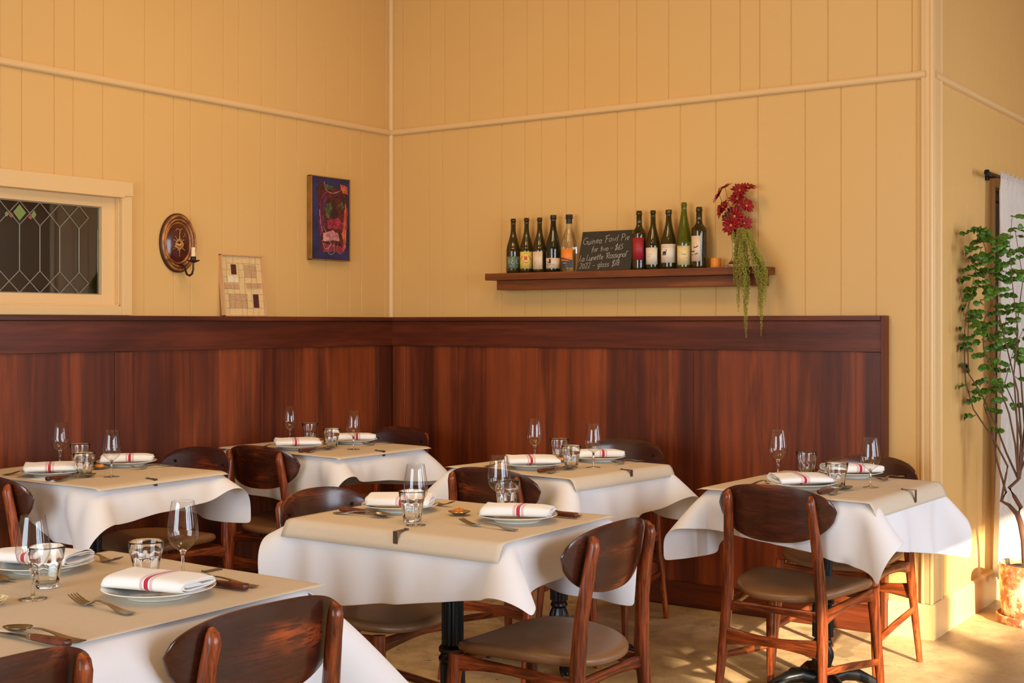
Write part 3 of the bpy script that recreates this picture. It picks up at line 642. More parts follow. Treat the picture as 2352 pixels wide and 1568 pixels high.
for kx, T in TABLES.items():
    cx, cy = T['c']; a, b = T['h']; rz = math.radians(T['r'])
    spots = [(0, 0)] if kx != 'F' else [(0, 0.32), (0, -0.32)]
    for si, (sx, sy) in enumerate(spots):
        t = base0 if (kx, si) == ('F', 1) else copy_tree(base0)
        t.location = (cx + sx, cy + sy, 0); t.rotation_euler = (0, 0, rz)
        hb = b if kx != 'F' else 0.318
        q = MB(); q.box(-a + 0.014, a - 0.014, -hb + 0.014, hb - 0.014, 0.724, 0.759, 0.012); top = q.build('tabletop', M['table_top_wood'], t)
        extra = '' if kx != 'F' else (', far half' if si == 0 else ', near half')
        tag(t, 'cast iron pedestal under ' + T['ph'] + extra, 'table', 'pedestal tables')
    W, H, ox, oy, cr = T['cl']
    walls = None
    if kx in 'AB': walls = [(0, 0.062 - cx, 1)]
    chs = {'E': ((1, -1, -.29, .29), (1, 1, -.3, .15)), 'D': ((1, -1, -.24, .22), (1, 1, -.3, .1)), 'B': ((1, -1, -.24, .22),), 'A': ((1, -1, -.21, .26),), 'C': ((0, 1, -.20, .27),), 'F': ()}[kx]
    nu, nv, P = drape(a, b, W, H, ox, oy, math.radians(cr), n=40 if kx != 'F' else 52, seed=ord(kx), walls=walls, chairs=chs, steps=170, iters=14, grav=1.2)
    o = cloth_obj('tablecloth', nu, nv, P, M['cloth'], 0.7640); o.location = (cx, cy, 0); o.rotation_euler = (0, 0, rz)
    tag(o, 'white cotton tablecloth hanging over ' + T['ph'], 'tablecloth', 'white tablecloths'); CL[kx] = o
    if kx != 'F':
        p = paper_obj(a, b, T['po'], 0.7698, seed=ord(kx)); p.location = (cx, cy, 0); p.rotation_euler = (0, 0, rz)
        tag(p, 'brown kraft paper sheet covering ' + T['ph'], 'paper table cover', 'kraft paper covers')
    else:
        p = paper_obj(a - 0.006, 0.335, (0.0, -0.008, 0.0, 0.012), 0.7700, seed=3); p.location = (cx, cy + 0.345 - 0.02, 0)
        tag(p, 'brown kraft paper on the far half of the big lower-left table', 'paper table cover', 'kraft paper covers')
        p = paper_obj(a - 0.006, 0.33, (0.0, -0.012, 0.01, 0.0), 0.7692, seed=5); p.location = (cx, cy - 0.320, 0)
        tag(p, 'second brown kraft sheet past the seam in the bottom-left corner', 'paper table cover', 'kraft paper covers')

# ------------------------------------------------------------------ chairs
def make_chair():
    """origin on the floor below the seat centre; the sitter faces +y, the back is at -y"""
    root = empty('dining_chair')
    # rear legs run from the floor up to the backrest
    for sx in (-1, 1):
        q = MB()
        pts = [(sx * 0.190, -0.262, 0.0), (sx * 0.184, -0.238, 0.14), (sx * 0.176, -0.216, 0.30), (sx * 0.168, -0.208, 0.43), (sx * 0.160, -0.216, 0.57), (sx * 0.151, -0.238, 0.71), (sx * 0.148, -0.247, 0.756), (sx * 0.1475, -0.246, 0.773), (sx * 0.147, -0.240, 0.783)]
        rr = [(0.0115, 0.0125), (0.013, 0.015), (0.0165, 0.019), (0.018, 0.022), (0.0165, 0.019), (0.015, 0.016), (0.0145, 0.0155), (0.012, 0.012), (0.005, 0.005)]
        q.sweep(pts, rr, 12, up=(0, 1, 0), sq=2.8); q.build('leg', M['chair_z'], root, sharp=60)
    for sx in (-1, 1):
        q = MB(); pts = [(sx * 0.212, 0.212, 0.0), (sx * 0.205, 0.200, 0.15), (sx * 0.195, 0.186, 0.32), (sx * 0.188, 0.178, 0.425)]
        q.sweep(pts, [(0.011, 0.012), (0.0145, 0.0155), (0.018, 0.018), (0.0195, 0.020)], 12, up=(0, 1, 0), sq=3.0); q.build('leg', M['chair_z'], root, sharp=60)
    # side rails rise to the rear and arch underneath
    for sx in (-1, 1):
        q = MB(); n = 9; pts = []; rr = []
        for i in range(n):
            t = i / (n - 1); y = 0.185 - 0.385 * t; hgt = 0.026 - 0.013 * math.sin(PI * t) ** 0.8
            pts.append((sx * (0.190 - 0.020 * t), y, 0.424 - hgt - 0.018 * t)); rr.append((0.0105, hgt))
        q.sweep(pts, rr, 10, sq=3.2); q.build('seat_rail', M['chair_y'], root, sharp=60)
    for y, zc, h in ((0.183, 0.388, 0.022), (-0.205, 0.384, 0.020)):
        q = MB(); pts = []; rr = []
        for i in range(9):
            t = i / 8; x = -0.185 + 0.37 * t; hh = h * (0.62 + 0.38 * abs(2 * t - 1) ** 1.6); pts.append((x, y, 0.418 - hh - 0.004 + (0.0 if y > 0 else -0.01))); rr.append((0.010, hh))
        q.sweep(pts, rr, 10, sq=3.2); q.build('seat_rail', M['chair_x'], root, sharp=60)
    # stretchers: slim ones at the sides, a wide waisted one at the back
    for sx in (-1, 1):
        q = MB(); q.sweep([(sx * 0.204, 0.202, 0.165), (sx * 0.190, 0.0, 0.190), (sx * 0.180, -0.222, 0.215)], [(0.009, 0.012), (0.010, 0.0135), (0.009, 0.012)], 10, sq=2.6); q.build('stretcher', M['chair_y'], root, sharp=60)
    q = MB(); pts = []; rr = []
    for i in range(11):
        t = i / 10; x = -0.176 + 0.352 * t; hh = 0.0165 + 0.017 * abs(2 * t - 1) ** 1.8; pts.append((x, -0.221, 0.285)); rr.append((0.009, hh))
    q.sweep(pts, rr, 10, sq=3.4); q.build('stretcher', M['chair_x'], root, sharp=60)
    # padded seat
    def outline(k, n=56):
        r = []
        for i in range(n):
            a = 2 * PI * i / n; cx, cy = math.cos(a), math.sin(a); p = 3.1
            q = (abs(cx) ** p + abs(cy) ** p) ** (-1 / p); x = cx * q; y = cy * q
            wdt = 0.214 + 0.020 * y - 0.012 * (1 - y) * 0.5
            r.append((x * wdt * k, (y * 0.208 + (0.012 * (1 - x * x) if y > 0 else -0.022 * (1 - x * x) * abs(y))) * k))
        return r
    v = []; f = []; n = 56
    def sad(x, y): return 0.016 * (x / 0.21) ** 2 - 0.006 * (y / 0.2) ** 2 * (1 if y < 0 else 2.2)
    rings = [(0.0, 0.424), (0.80, 0.424), (0.955, 0.426), (0.992, 0.432), (1.0, 0.440), (0.988, 0.448), (0.955, 0.4535), (0.88, 0.4565), (0.6, 0.458), (0.3, 0.4575), (0.0, 0.457)]
    for k, z in rings:
        for x, y in outline(max(k, 0.001)): v.append((x, y + 0.005, z + sad(x, y) * (1 if z > 0.43 else 0.75)))
    for j in range(len(rings) - 1):
        for i in range(n): f.append((j * n + i, j * n + (i + 1) % n, (j + 1) * n + (i + 1) % n, (j + 1) * n + i))
    new_obj('seat', v, f, M['leather'], root)
    # bent plywood backrest
    nu, nv = 40, 12; v = []; f = []
    for side in (0, 1):
        for i in range(nu + 1):
            u = -1 + 2 * i / nu; uu = math.copysign(min(abs(u), 0.9995) , u)
            top = 0.062 * (1 - abs(uu) ** 3.6) ** 0.5; bot = -0.112 * (1 - abs(uu) ** 2.5) ** 0.58
            zc0 = 0.018 * (1 - uu * uu)
            for j in range(nv + 1):
                t = j / nv; z = bot + (top - bot) * t + 0.729 + zc0 * t
                edge = 1 - min(1.0, min(t, 1 - t) * 8, (1 - abs(uu)) * 12); th = 0.0055 * (1 - 0.55 * edge * edge)
                y = -0.232 + 0.042 * uu * uu + 0.006 * abs(uu) ** 4 - 0.16 * (z - 0.72) + (th if side else -th)
                v.append((uu * 0.212, y, z))
    def ix(s_, i, j): return s_ * (nu + 1) * (nv + 1) + i * (nv + 1) + j
    for i in range(nu):
        for j in range(nv):
            f.append((ix(0, i, j), ix(0, i + 1, j), ix(0, i + 1, j + 1), ix(0, i, j + 1))); f.append((ix(1, i, j), ix(1, i, j + 1), ix(1, i + 1, j + 1), ix(1, i + 1, j)))
        f.append((ix(0, i, 0), ix(1, i, 0), ix(1, i + 1, 0), ix(0, i + 1, 0))); f.append((ix(0, i, nv), ix(0, i + 1, nv), ix(1, i + 1, nv), ix(1, i, nv)))
    for j in range(nv):
        f.append((ix(0, 0, j), ix(0, 0, j + 1), ix(1, 0, j + 1), ix(1, 0, j))); f.append((ix(0, nu, j), ix(1, nu, j), ix(1, nu, j + 1), ix(0, nu, j + 1)))
    new_obj('backrest', v, f, M['chair_back'], root, sharp=50)
    for sx in (-1, 1):
        q = MB(); q.sweep([(sx * 0.150, -0.2095, 0.743), (sx * 0.150, -0.2035, 0.743)], [0.0065, 0.006], 12); q.build('screw', M['screw'], root, sharp=30)
    return root
# x, y, rotation (deg; 0 = sitter faces +y), label
CH = [
 (2.950, -1.296, -1.7, 'dining chair with sunlit right legs, back to us at the right-hand table'),
 (2.870, -0.640, 176, 'dining chair between the right-hand table and the pillar, facing us'),
 (1.869, -1.419, 0, 'dark dining chair back in front of the table under the bottle shelf'),
 (1.725, -0.575, 184, 'dining chair behind the table under the bottle shelf, its leg near the wall'),
 (0.524, -1.302, 3, 'dark dining chair standing before the corner table, whole back and seat showing'),
 (0.400, -0.620, 178, 'dining chair in the wainscot corner, only its dark backrest showing'),
 (0.545, -2.608, 0, 'dining chair cut by the left edge of the picture, at the left-hand table'),
 (0.410, -1.955, 180, 'dining chair behind the left-hand table, backrest beside the folded napkin'),
 (2.685, -2.472, 89.6, 'large dining chair with worn backrest and brown seat, right of the central table'),
 (2.010, -2.450, -88, 'dining chair left of the central table, smooth dark backrest front turned to us'),
 (2.659, -3.717, 84, 'dining chair with big worn backrest at the bottom, nearest the middle'),
 (2.602, -4.288, 90, 'dining chair in the bottom-left corner, only its backrest end in view'),
 (1.960, -3.880, -90, 'dining chair across the big lower-left table, glimpsed at the left edge'),
]
ch0 = make_chair()
for i, (x, y, r, lb) in enumerate(CH):
    o = ch0 if i == 0 else copy_tree(ch0)
    o.location = (x, y, 0); o.rotation_euler = (0, 0, math.radians(r)); tag(o, lb, 'chair', 'wooden dining chairs')

# ------------------------------------------------------------------ tableware
def make_plate():
    q = MB(); q.lathe([(0.0, 0.004), (0.058, 0.004), (0.060, 0.0), (0.066, 0.0), (0.068, 0.004), (0.092, 0.0125), (0.115, 0.0185), (0.1175, 0.0200), (0.1165, 0.0214), (0.095, 0.0165), (0.072, 0.0078), (0.0, 0.0068)], 64)
    return q.build('dinner_plate', M['china'], sharp=60)
def make_napkin(seed):
    """napkin folded into a flat roll: long axis x, the folded layers show at both ends"""
    L = 0.098; pts = []; T = 2.55; n = 92
    for i in range(n + 1):
        t = i / n; th = 2 * PI * T * t + PI * 0.5; ha = 0.050 + 0.016 * t; hb = 0.0024 + 0.0128 * t; p = 3.4
        c, s_ = math.cos(th), math.sin(th); q = (abs(c) ** p + abs(s_) ** p) ** (-1 / p); pts.append((c * q * ha, 0.0175 + s_ * q * hb))
    m_ = len(pts); nx = 25; v = []; f = []
    for j in range(nx):
        sx = -1 + 2 * j / (nx - 1); e = max(0.0, abs(sx) - 0.72) / 0.28
        for k, (y, z) in enumerate(pts):
            u = k / m_; puff = 1 + 0.10 * (1 - sx * sx) + 0.16 * e * math.sin(u * 16 + seed * 2 + sx)
            yy = y * (1 - 0.04 * e) + 0.004 * sx * math.sin(u * 5 + seed); zz = 0.0015 + max(0.0, z - 0.001) * puff * (1 + 0.12 * (y / 0.058) * math.sin(seed * 1.9))
            xx = sx * L * (1 - 0.035 * (y / 0.058) ** 2 * math.cos(seed)) + (0.0035 * math.sin(u * 23 + seed) if abs(sx) > 0.95 else 0)
            v.append((xx, yy, max(0.0018, zz)))
    for j in range(nx - 1):
        for k in range(m_ - 1): f.append((j * m_ + k, j * m_ + k + 1, (j + 1) * m_ + k + 1, (j + 1) * m_ + k))
    o = new_obj('folded_napkin', v, f, M['napkin']); solidify(o, 0.0022, 0.0); return o
def make_fork():
    """lies along y, tines toward +y; local z up"""
    root = empty('fork'); q = MB(); v = []; f = []
    def strip(st, t=0.0011):
        vv = []
        for y, z, w in st: vv += [(-w, y, z - t), (w, y, z - t), (w, y, z + t), (-w, y, z + t)]
        ff = []
        for i in range(len(st) - 1):
            for k in range(4): ff.append((4 * i + k, 4 * i + (k + 1) % 4, 4 * i + 4 + (k + 1) % 4, 4 * i + 4 + k))
        ff += [(0, 1, 2, 3), tuple(4 * (len(st) - 1) + k for k in (3, 2, 1, 0))]; return vv, ff
    a = strip([(-0.100, 0.0030, 0.0098), (-0.094, 0.0018, 0.0112), (-0.062, 0.0040, 0.0090), (-0.040, 0.0085, 0.0055), (-0.026, 0.0112, 0.0034), (0.0, 0.0135, 0.0026), (0.018, 0.0125, 0.0030), (0.027, 0.0085, 0.0060), (0.036, 0.0042, 0.0105), (0.046, 0.0026, 0.0122), (0.054, 0.0030, 0.0122)])
    q.add(*a); q.build('handle', M['steel'], root, sharp=40)
    q = MB()
    for k in range(4):
        x = (k - 1.5) * 0.0066
        vv, ff = strip([(0.052, 0.0028, 0.0021), (0.068, 0.0052, 0.0018), (0.084, 0.0100, 0.0015), (0.098, 0.0160, 0.0009)]); q.add([(p[0] + x, p[1], p[2]) for p in vv], ff)
    q.build('tines', M['steel'], root, sharp=40); return root
def make_spoon():
    root = empty('spoon'); q = MB(); vv = []; t = 0.0011
    st = [(-0.100, 0.0030, 0.0100), (-0.094, 0.0018, 0.0114), (-0.062, 0.0040, 0.0092), (-0.040, 0.0085, 0.0055), (-0.026, 0.0112, 0.0034), (0.0, 0.0140, 0.0026), (0.020, 0.0135, 0.0028), (0.034, 0.0100, 0.0045)]
    for y, z, w in st: vv += [(-w, y, z - t), (w, y, z - t), (w, y, z + t), (-w, y, z + t)]
    ff = []
    for i in range(len(st) - 1):
        for k in range(4): ff.append((4 * i + k, 4 * i + (k + 1) % 4, 4 * i + 4 + (k + 1) % 4, 4 * i + 4 + k))
    ff.append((0, 1, 2, 3)); q.add(vv, ff); q.build('handle', M['steel'], root, sharp=40)
    v = []; f = []; n = 28
    for j, k in enumerate((1.0, 0.85, 0.6, 0.3, 0.02)):
        for i in range(n):
            a = 2 * PI * i / n; yy = math.sin(a); wd = 0.0195 * (1 - 0.13 * yy)
            v.append((wd * k * math.cos(a), 0.062 + 0.033 * k * yy, 0.0122 - 0.0105 * (1 - k * k) - 0.002 * yy * k))
    for j in range(4):
        for i in range(n): f.append((j * n + i, j * n + (i + 1) % n, (j + 1) * n + (i + 1) % n, (j + 1) * n + i))
    b = new_obj('bowl', v, f, M['steel'], root); solidify(b, 0.0012); return root
def make_knife():
    root = empty('table_knife'); q = MB()
    q.sweep([(0, -0.104, 0.0085), (0, -0.100, 0.0085), (0, -0.06, 0.0085), (0, -0.008, 0.0075), (0, -0.004, 0.0072)], [(0.004, 0.003), (0.0098, 0.0078), (0.0092, 0.0076), (0.0080, 0.0062), (0.006, 0.005)], 12, sq=2.8)
    q.build('handle', M['handle'], root, sharp=50)
    q = MB(); q.box(-0.0062, 0.0062, -0.004, 0.008, 0.0025, 0.0115, 0.001)
    q.add([(-0.007, 0.008, 0.0045), (0.006, 0.008, 0.0045), (0.008, 0.07, 0.003), (-0.002, 0.105, 0.003), (-0.007, 0.09, 0.003), (-0.007, 0.008, 0.0062), (0.006, 0.008, 0.0062), (0.008, 0.07, 0.0038), (-0.002, 0.105, 0.0036), (-0.007, 0.09, 0.0040)],
          [(0, 1, 2, 3, 4), (5, 6, 7, 8, 9), (0, 1, 6, 5), (1, 2, 7, 6), (2, 3, 8, 7), (3, 4, 9, 8), (4, 0, 5, 9)])
    q.build('blade', M['steel'], root, smooth=False); return root
def make_wine_glass():
    root = empty('wine_glass')
    q = MB(); q.lathe([(0.0030, 0.058), (0.0075, 0.0605), (0.0155, 0.066), (0.0250, 0.0745), (0.0318, 0.086), (0.0345, 0.098), (0.0340, 0.112), (0.0318, 0.130), (0.0285, 0.150), (0.0250, 0.1715), (0.0247, 0.1722), (0.0244, 0.1715)], 48)
    vv = q.v; b = MB(); b.v = vv; b.f = [fc for fc in q.f if len(fc) == 4]; b.m = [0] * len(b.f); b.build('bowl', M['thin'], root, sharp=None)
    q = MB(); q.lathe([(0.0, 0.0655), (0.005, 0.063), (0.0085, 0.0612), (0.0055, 0.057), (0.0040, 0.050), (0.0034, 0.035), (0.0036, 0.014), (0.0052, 0.006), (0.0085, 0.0042)], 24); q.build('stem', M['glass'], root, sharp=None)
    q = MB(); q.lathe([(0.0, 0.0), (0.0275, 0.0), (0.0285, 0.0008), (0.0275, 0.0016), (0.014, 0.0030), (0.0085, 0.0046), (0.0, 0.0050)], 40); q.build('foot', M['glass'], root, sharp=None)
    return root
def make_tumbler():
    n = 90; v = []; f = []; F = 9
    outer = [(0.0, 0.0, 0), (0.0235, 0.0, 0), (0.0258, 0.0018, 0.4), (0.0272, 0.012, 1), (0.0300, 0.034, 1), (0.0318, 0.047, 0.9), (0.0328, 0.0545, 0.5), (0.0338, 0.0585, 0.15), (0.0352, 0.061, 0), (0.0366, 0.0700, 0), (0.0392, 0.0885, 0), (0.0388, 0.0898, 0), (0.0378, 0.0896, 0)]
    inner = [(0.0366, 0.0860, 0), (0.0338, 0.0660, 0), (0.0322, 0.058, 0), (0.0296, 0.044, 0), (0.0268, 0.026, 0), (0.0248, 0.013, 0), (0.021, 0.0095, 0), (0.0, 0.0088, 0)]
    pr = outer + inner
    for r, z, k in pr:
        for i in range(n):
            a = 2 * PI * i / n; ph = (i / n * F) % 1.0; ar = abs(math.sin(PI * ph)); rr = r - k * 0.0026 * (1 - ar) * 1.0 + k * 0.0004
            v.append((rr * math.cos(a), rr * math.sin(a), z))
    for j in range(len(pr) - 1):
        for i in range(n): f.append((j * n + i, j * n + (i + 1) % n, (j + 1) * n + (i + 1) % n, (j + 1) * n + i))
    return new_obj('tumbler', v, f, M['glass'], smooth=True)
def make_candle_dish():
    root = empty('candle_dish'); q = MB()
    q.lathe([(0.0, 0.001), (0.016, 0.0), (0.018, 0.003), (0.024, 0.007), (0.031, 0.0095), (0.0335, 0.0115), (0.0325, 0.0125), (0.024, 0.0098), (0.016, 0.0065), (0.0, 0.006)], 40, flute=20, famp=0.02, frange=(0.005, 0.012)); q.build('dish', M['silver'], root)
    q = MB(); q.lathe([(0.0, 0.0065), (0.0150, 0.0065), (0.0158, 0.009), (0.0155, 0.0175), (0.0145, 0.0190), (0.0, 0.0180)], 32); c = q.build('candle', M['wax'], root)
    q = MB(); q.sweep([(0, 0, 0.0175), (0.0005, 0, 0.0235)], 0.0007, 6); q.build('wick', M['wick'], c); return root
PROT = dict(plate=make_plate(), fork=make_fork(), spoon=make_spoon(), knife=make_knife(), glass=make_wine_glass(), tumbler=make_tumbler(), dish=make_candle_dish())
NAP = [make_napkin(k) for k in (1, 2, 3)]
used = set()
def put(kind, x, y, z, rz, label, cat, group, nap=0, rx=0.0):
    src = NAP[nap] if kind == 'napkin' else PROT[kind]; key = (kind, nap)
    o = src if key not in used else copy_tree(src); used.add(key)
    o.location = (x, y, z); o.rotation_euler = (rx, 0, math.radians(rz)); tag(o, label, cat, group); return o
ZT = 0.7716
# settings: plate x,y ; facing (deg rotation of local +y) ; napkin world rotation ; wording ; which napkin shape; cutlery offsets
SET = [
 ('C', 2.565, -2.450, 90, 24, 'right setting of the central table', 1, {}),
 ('C', 2.150, -2.480, -90, 28, 'left setting of the central table', 0, {}),
 ('F', 2.535, -3.720, 90, 14, 'near setting with the big spoon, lower-left table', 1, {}),
 ('F', 2.090, -3.690, -90, 200, 'far setting on the lower-left table', 0, {}),
 ('E', 2.945, -1.275, -6, 225, 'front setting of the right-hand table', 2, {}),
 ('E', 2.965, -0.850, 176, 40, 'rear setting of the right-hand table', 1, {}),
 ('D', 1.835, -1.300, -5, 222, 'front setting of the table under the shelf', 2, {}),
 ('D', 1.905, -0.920, 175, 40, 'rear setting of the table under the shelf', 1, {}),
 ('B', 0.530, -1.275, 0, 228, 'front setting of the corner table', 2, {}),
 ('B', 0.545, -0.915, 180, 44, 'rear setting of the corner table', 1, {}),
 ('A', 0.515, -2.545, 0, 232, 'front setting of the left-hand table', 2, {}),
 ('A', 0.455, -2.160, 180, 48, 'rear setting of the left-hand table', 1, {}),
]
for tb, x, y, fa, nr, ph, nk, cu in SET:
    put('plate', x, y, ZT, 0, 'white plate under the folded napkin, ' + ph, 'plate', 'dinner plates')
    a = math.radians(fa); ex = (math.cos(a), math.sin(a)); ey = (-math.sin(a), math.cos(a))
    put('napkin', x + 0.004, y, ZT + 0.0145, nr, 'folded white napkin with red stripes, ' + ph, 'napkin', 'striped napkins', nap=nk)
    def loc(lx, ly): return x + ex[0] * lx + ey[0] * ly, y + ex[1] * lx + ey[1] * ly
    fx, fy = loc(-0.150, -0.005); put('fork', fx, fy, ZT + 0.001, fa - 3, 'steel fork left of the plate, ' + ph, 'fork', 'forks')
    kx_, ky_ = loc(0.128, -0.02); put('knife', kx_, ky_, ZT + 0.001, fa + 3, 'wood-handled knife beside the plate, ' + ph, 'knife', 'wood-handled knives')
    sx_, sy_ = loc(0.156, -0.012); put('spoon', sx_, sy_, ZT + 0.001, fa + 8, 'steel spoon beside the knife, ' + ph, 'spoon', 'spoons')
# the next diner's cutlery at the picture's left edge
put('knife', 2.660, -4.110, ZT + 0.001, 92, 'wood knife handle in the bottom-left corner, beyond the paper seam', 'knife', 'wood-handled knives')
put('spoon', 2.650, -4.082, ZT + 0.001, 98, 'steel spoon handle end in the bottom-left corner, beyond the paper seam', 'spoon', 'spoons')
GL = [
 (2.378, -2.682, 'wine glass in front of the tumbler, left on the central table'), (2.430, -2.350, 'wine glass behind the right-hand napkin of the central table'),
 (2.349, -3.893, 'largest wine glass, at the left edge on the lower-left table'), (2.430, -3.566, 'wine glass beside the clamp on the lower-left table'),
 (3.135, -1.118, 'right wine glass on the right-hand table'), (2.741, -1.000, 'left wine glass on the right-hand table'),
 (2.023, -1.143, 'right wine glass on the table under the shelf'), (1.686, -1.060, 'left wine glass on the table under the shelf'),
 (0.754, -1.145, 'right wine glass on the corner table'), (0.273, -1.063, 'left wine glass on the corner table'),
 (0.722, -2.440, 'right wine glass on the left-hand table'), (0.255, -2.328, 'left wine glass on the left-hand table, against the wainscot')]
for x, y, lb in GL: put('glass', x, y, ZT, 20, lb, 'wine glass', 'wine glasses')
TU = [
 (2.330, -2.640, 'tumbler behind the left wine glass on the central table'), (2.415, -2.290, 'tumbler behind the right napkin on the central table'),
 (2.270, -3.805, 'tumbler at the left edge behind the biggest wine glass'), (2.395, -3.640, 'tumbler nearest us in the middle of the lower-left table'),
 (3.055, -1.225, 'front tumbler on the right-hand table'), (2.822, -0.922, 'rear tumbler on the right-hand table'),
 (1.967, -1.219, 'front tumbler on the table under the shelf'), (1.770, -1.000, 'rear tumbler on the table under the shelf'),
 (0.632, -1.157, 'right tumbler on the corner table'), (0.330, -0.985, 'left tumbler on the corner table'),
 (0.640, -2.500, 'front tumbler on the left-hand table'), (0.330, -2.290, 'rear tumbler on the left-hand table')]
for x, y, lb in TU: put('tumbler', x, y, ZT, random.Random(lb).random() * 40, lb, 'tumbler', 'faceted tumblers')
for x, y, lb in [(2.362, -2.459, 'amber candle on a silver dish, central table'), (2.925, -1.090, 'amber candle on a silver dish behind a tumbler, right-hand table'), (1.815, -1.060, 'amber candle on a silver dish, table under the shelf'), (0.470, -1.060, 'amber candle on a silver dish, corner table'), (0.480, -2.310, 'candle dish between the settings of the left-hand table')]:
    put('dish', x, y, ZT, 0, lb, 'candle', 'candle dishes')
q = MB(); q.lathe([(0.0, 0.003), (0.022, 0.0), (0.034, 0.008), (0.040, 0.014), (0.039, 0.0155), (0.032, 0.010), (0.0, 0.006)], 48, flute=12, famp=0.03, frange=(0.007, 0.02)); o = q.build('scalloped_saucer', M['saucer'], loc=(2.330, -3.985, ZT)); tag(o, 'small scalloped saucer with gilt pattern cut by the left edge', 'saucer')
cl0 = make_clip(); first = True
for x, y, r, lb in [(2.408, -2.802, -90, 'bright steel clamp on the front edge of the central table'), (2.420, -3.452, 90, 'steel clamp on the far edge of the lower-left table'), (3.288, -1.115, -2, 'steel clamp on the right edge of the right-hand table'), (2.664, -0.965, 180, 'steel clamp on the left edge of the right-hand table'), (2.196, -1.150, -6, 'steel clamp on the right edge of the table under the shelf'), (0.918, -1.130, 0, 'steel clamp on the right edge of the corner table'), (0.918, -2.400, 0, 'steel clamp on the right edge of the left-hand table')]:
    o = cl0 if first else cl0.copy()
    if not first: COL.objects.link(o)
    first = False; o.location = (x, y, ZT + 0.001); o.rotation_euler = (0, 0, math.radians(r)); tag(o, lb, 'clip', 'tablecloth clamps')

# ------------------------------------------------------------------ lettering drawn as single strokes
def arc(cx, cy, rx, ry, a0, a1, n=9): return [(cx + rx * math.cos(math.radians(a0 + (a1 - a0) * i / n)), cy + ry * math.sin(math.radians(a0 + (a1 - a0) * i / n))) for i in range(n + 1)]
G = {
 'G': (0.75, [arc(.42, .5, .38, .5, 50, 330, 14) + [(.75, .28), (.75, .45), (.5, .45)]]),
 'u': (0.5, [[(.05, .55), (.06, .15)] + arc(.22, .17, .16, .17, 180, 330, 6) + [(.4, .55), (.4, .12), (.47, 0)]]),
 'i': (0.18, [[(.07, .5), (.07, 0)], [(.07, .70), (.09, .73)]]),
 'n': (0.5, [[(.05, .55), (.06, 0)], [(.06, .35)] + arc(.22, .33, .16, .2, 160, 10, 6) + [(.4, 0)]]),
 'e': (0.45, [[(.05, .28), (.38, .34)] + arc(.22, .28, .17, .26, 15, 320, 10)]),
 'a': (0.5, [arc(.2, .27, .17, .27, 40, 330, 10), [(.38, .55), (.37, .1), (.45, 0)]]),
 'F': (0.6, [[(.1, 1.0), (.12, -.05)], [(-.1, .88), (.35, 1.02), (.6, 1.05)], [(.12, .52), (.45, .55)]]),
 'o': (0.48, [arc(.22, .27, .19, .27, 90, 450, 12)]),
 'w': (0.65, [[(.03, .5), (.13, .02), (.28, .42), (.4, .02), (.56, .55)]]),
 'l': (0.2, [[(.08, .95), (.08, 0)]]),
 'P': (0.62, [[(.1, .98), (.1, -.05)], [(-.02, .9)] + arc(.2, .72, .32, .27, 85, -90, 9) + [(.1, .42)]]),
 'D': (0.62, [[(.1, .98), (.1, 0)], [(-.02, .96)] + arc(.15, .5, .4, .47, 80, -85, 9)]),
 'f': (0.38, [arc(.28, .78, .14, .2, 60, 180, 6) + [(.12, -.15)], [(0, .5), (.34, .54)]]),
 'r': (0.38, [[(.06, .55), (.06, 0)], [(.06, .32)] + arc(.2, .36, .14, .17, 160, 50, 5)]),
 't': (0.38, [[(.16, .9), (.14, .1), (.24, 0), (.32, .06)], [(0, .55), (.36, .6)]]),
 '-': (0.4, [[(.02, .3), (.34, .36)]]),
 '$': (0.55, [[(.46, .85)] + arc(.25, .7, .2, .18, 40, 230, 8) + arc(.24, .25, .22, .22, 70, -150, 9), [(.3, 1.15), (.2, -.2)]]),
 '6': (0.45, [[(.34, .95), (.1, .5)] + arc(.22, .22, .17, .22, 160, 500, 12)]),
 '5': (0.45, [[(.42, .92), (.12, .9), (.08, .55)] + arc(.2, .3, .2, .27, 90, -130, 9)]),
 'L': (0.5, [[(.08, 1.0), (.06, 0), (.46, .06)]]),
 "'": (0.18, [[(.08, 1.0), (.05, .78)]]),
 'R': (0.65, [[(.1, .98), (.08, 0)], [(0, .92)] + arc(.22, .73, .28, .25, 90, -90, 8) + [(.1, .48), (.55, 0)]]),
 's': (0.38, [[(.32, .5)] + arc(.18, .42, .14, .13, 40, 240, 6) + arc(.18, .14, .15, .14, 70, -150, 7)]),
 'g': (0.45, [arc(.2, .3, .17, .25, 40, 330, 10), [(.38, .55), (.36, -.15)] + arc(.2, -.18, .16, .16, 0, -140, 6)]),
 '2': (0.46, [arc(.2, .72, .17, .22, 160, -30, 8) + [(.04, 0), (.42, .04)]]),
 '0': (0.48, [arc(.22, .4, .18, .4, 90, 450, 12)]),
 '8': (0.48, [arc(.22, .68, .16, .2, 90, 450, 10), arc(.22, .24, .2, .25, 90, 450, 10)]),
 '1': (0.22, [[(.12, .95), (.05, -.02)]]),
 'E': (0.55, [[(.5, .92)] + arc(.28, .74, .22, .2, 50, 250, 8) + arc(.26, .27, .26, .28, 100, 320, 8)]),
 'O': (0.7, [arc(.34, .47, .3, .47, 90, 450, 14), [(.3, .9), (.5, 1.0), (.62, .85)]]),
 'm': (0.7, [[(.05, .55), (.05, 0)], [(.05, .35)] + arc(.18, .35, .13, .18, 160, 0, 5) + [(.31, 0)], [(.31, .35)] + arc(.44, .35, .13, .18, 160, 0, 5) + [(.58, 0)]]),
 'd': (0.5, [arc(.2, .27, .17, .27, 40, 330, 10), [(.38, .95), (.37, .1), (.45, 0)]]),
 'v': (0.42, [[(.03, .52), (.18, .02), (.36, .55)]]),
 ' ': (0.35, []),
}
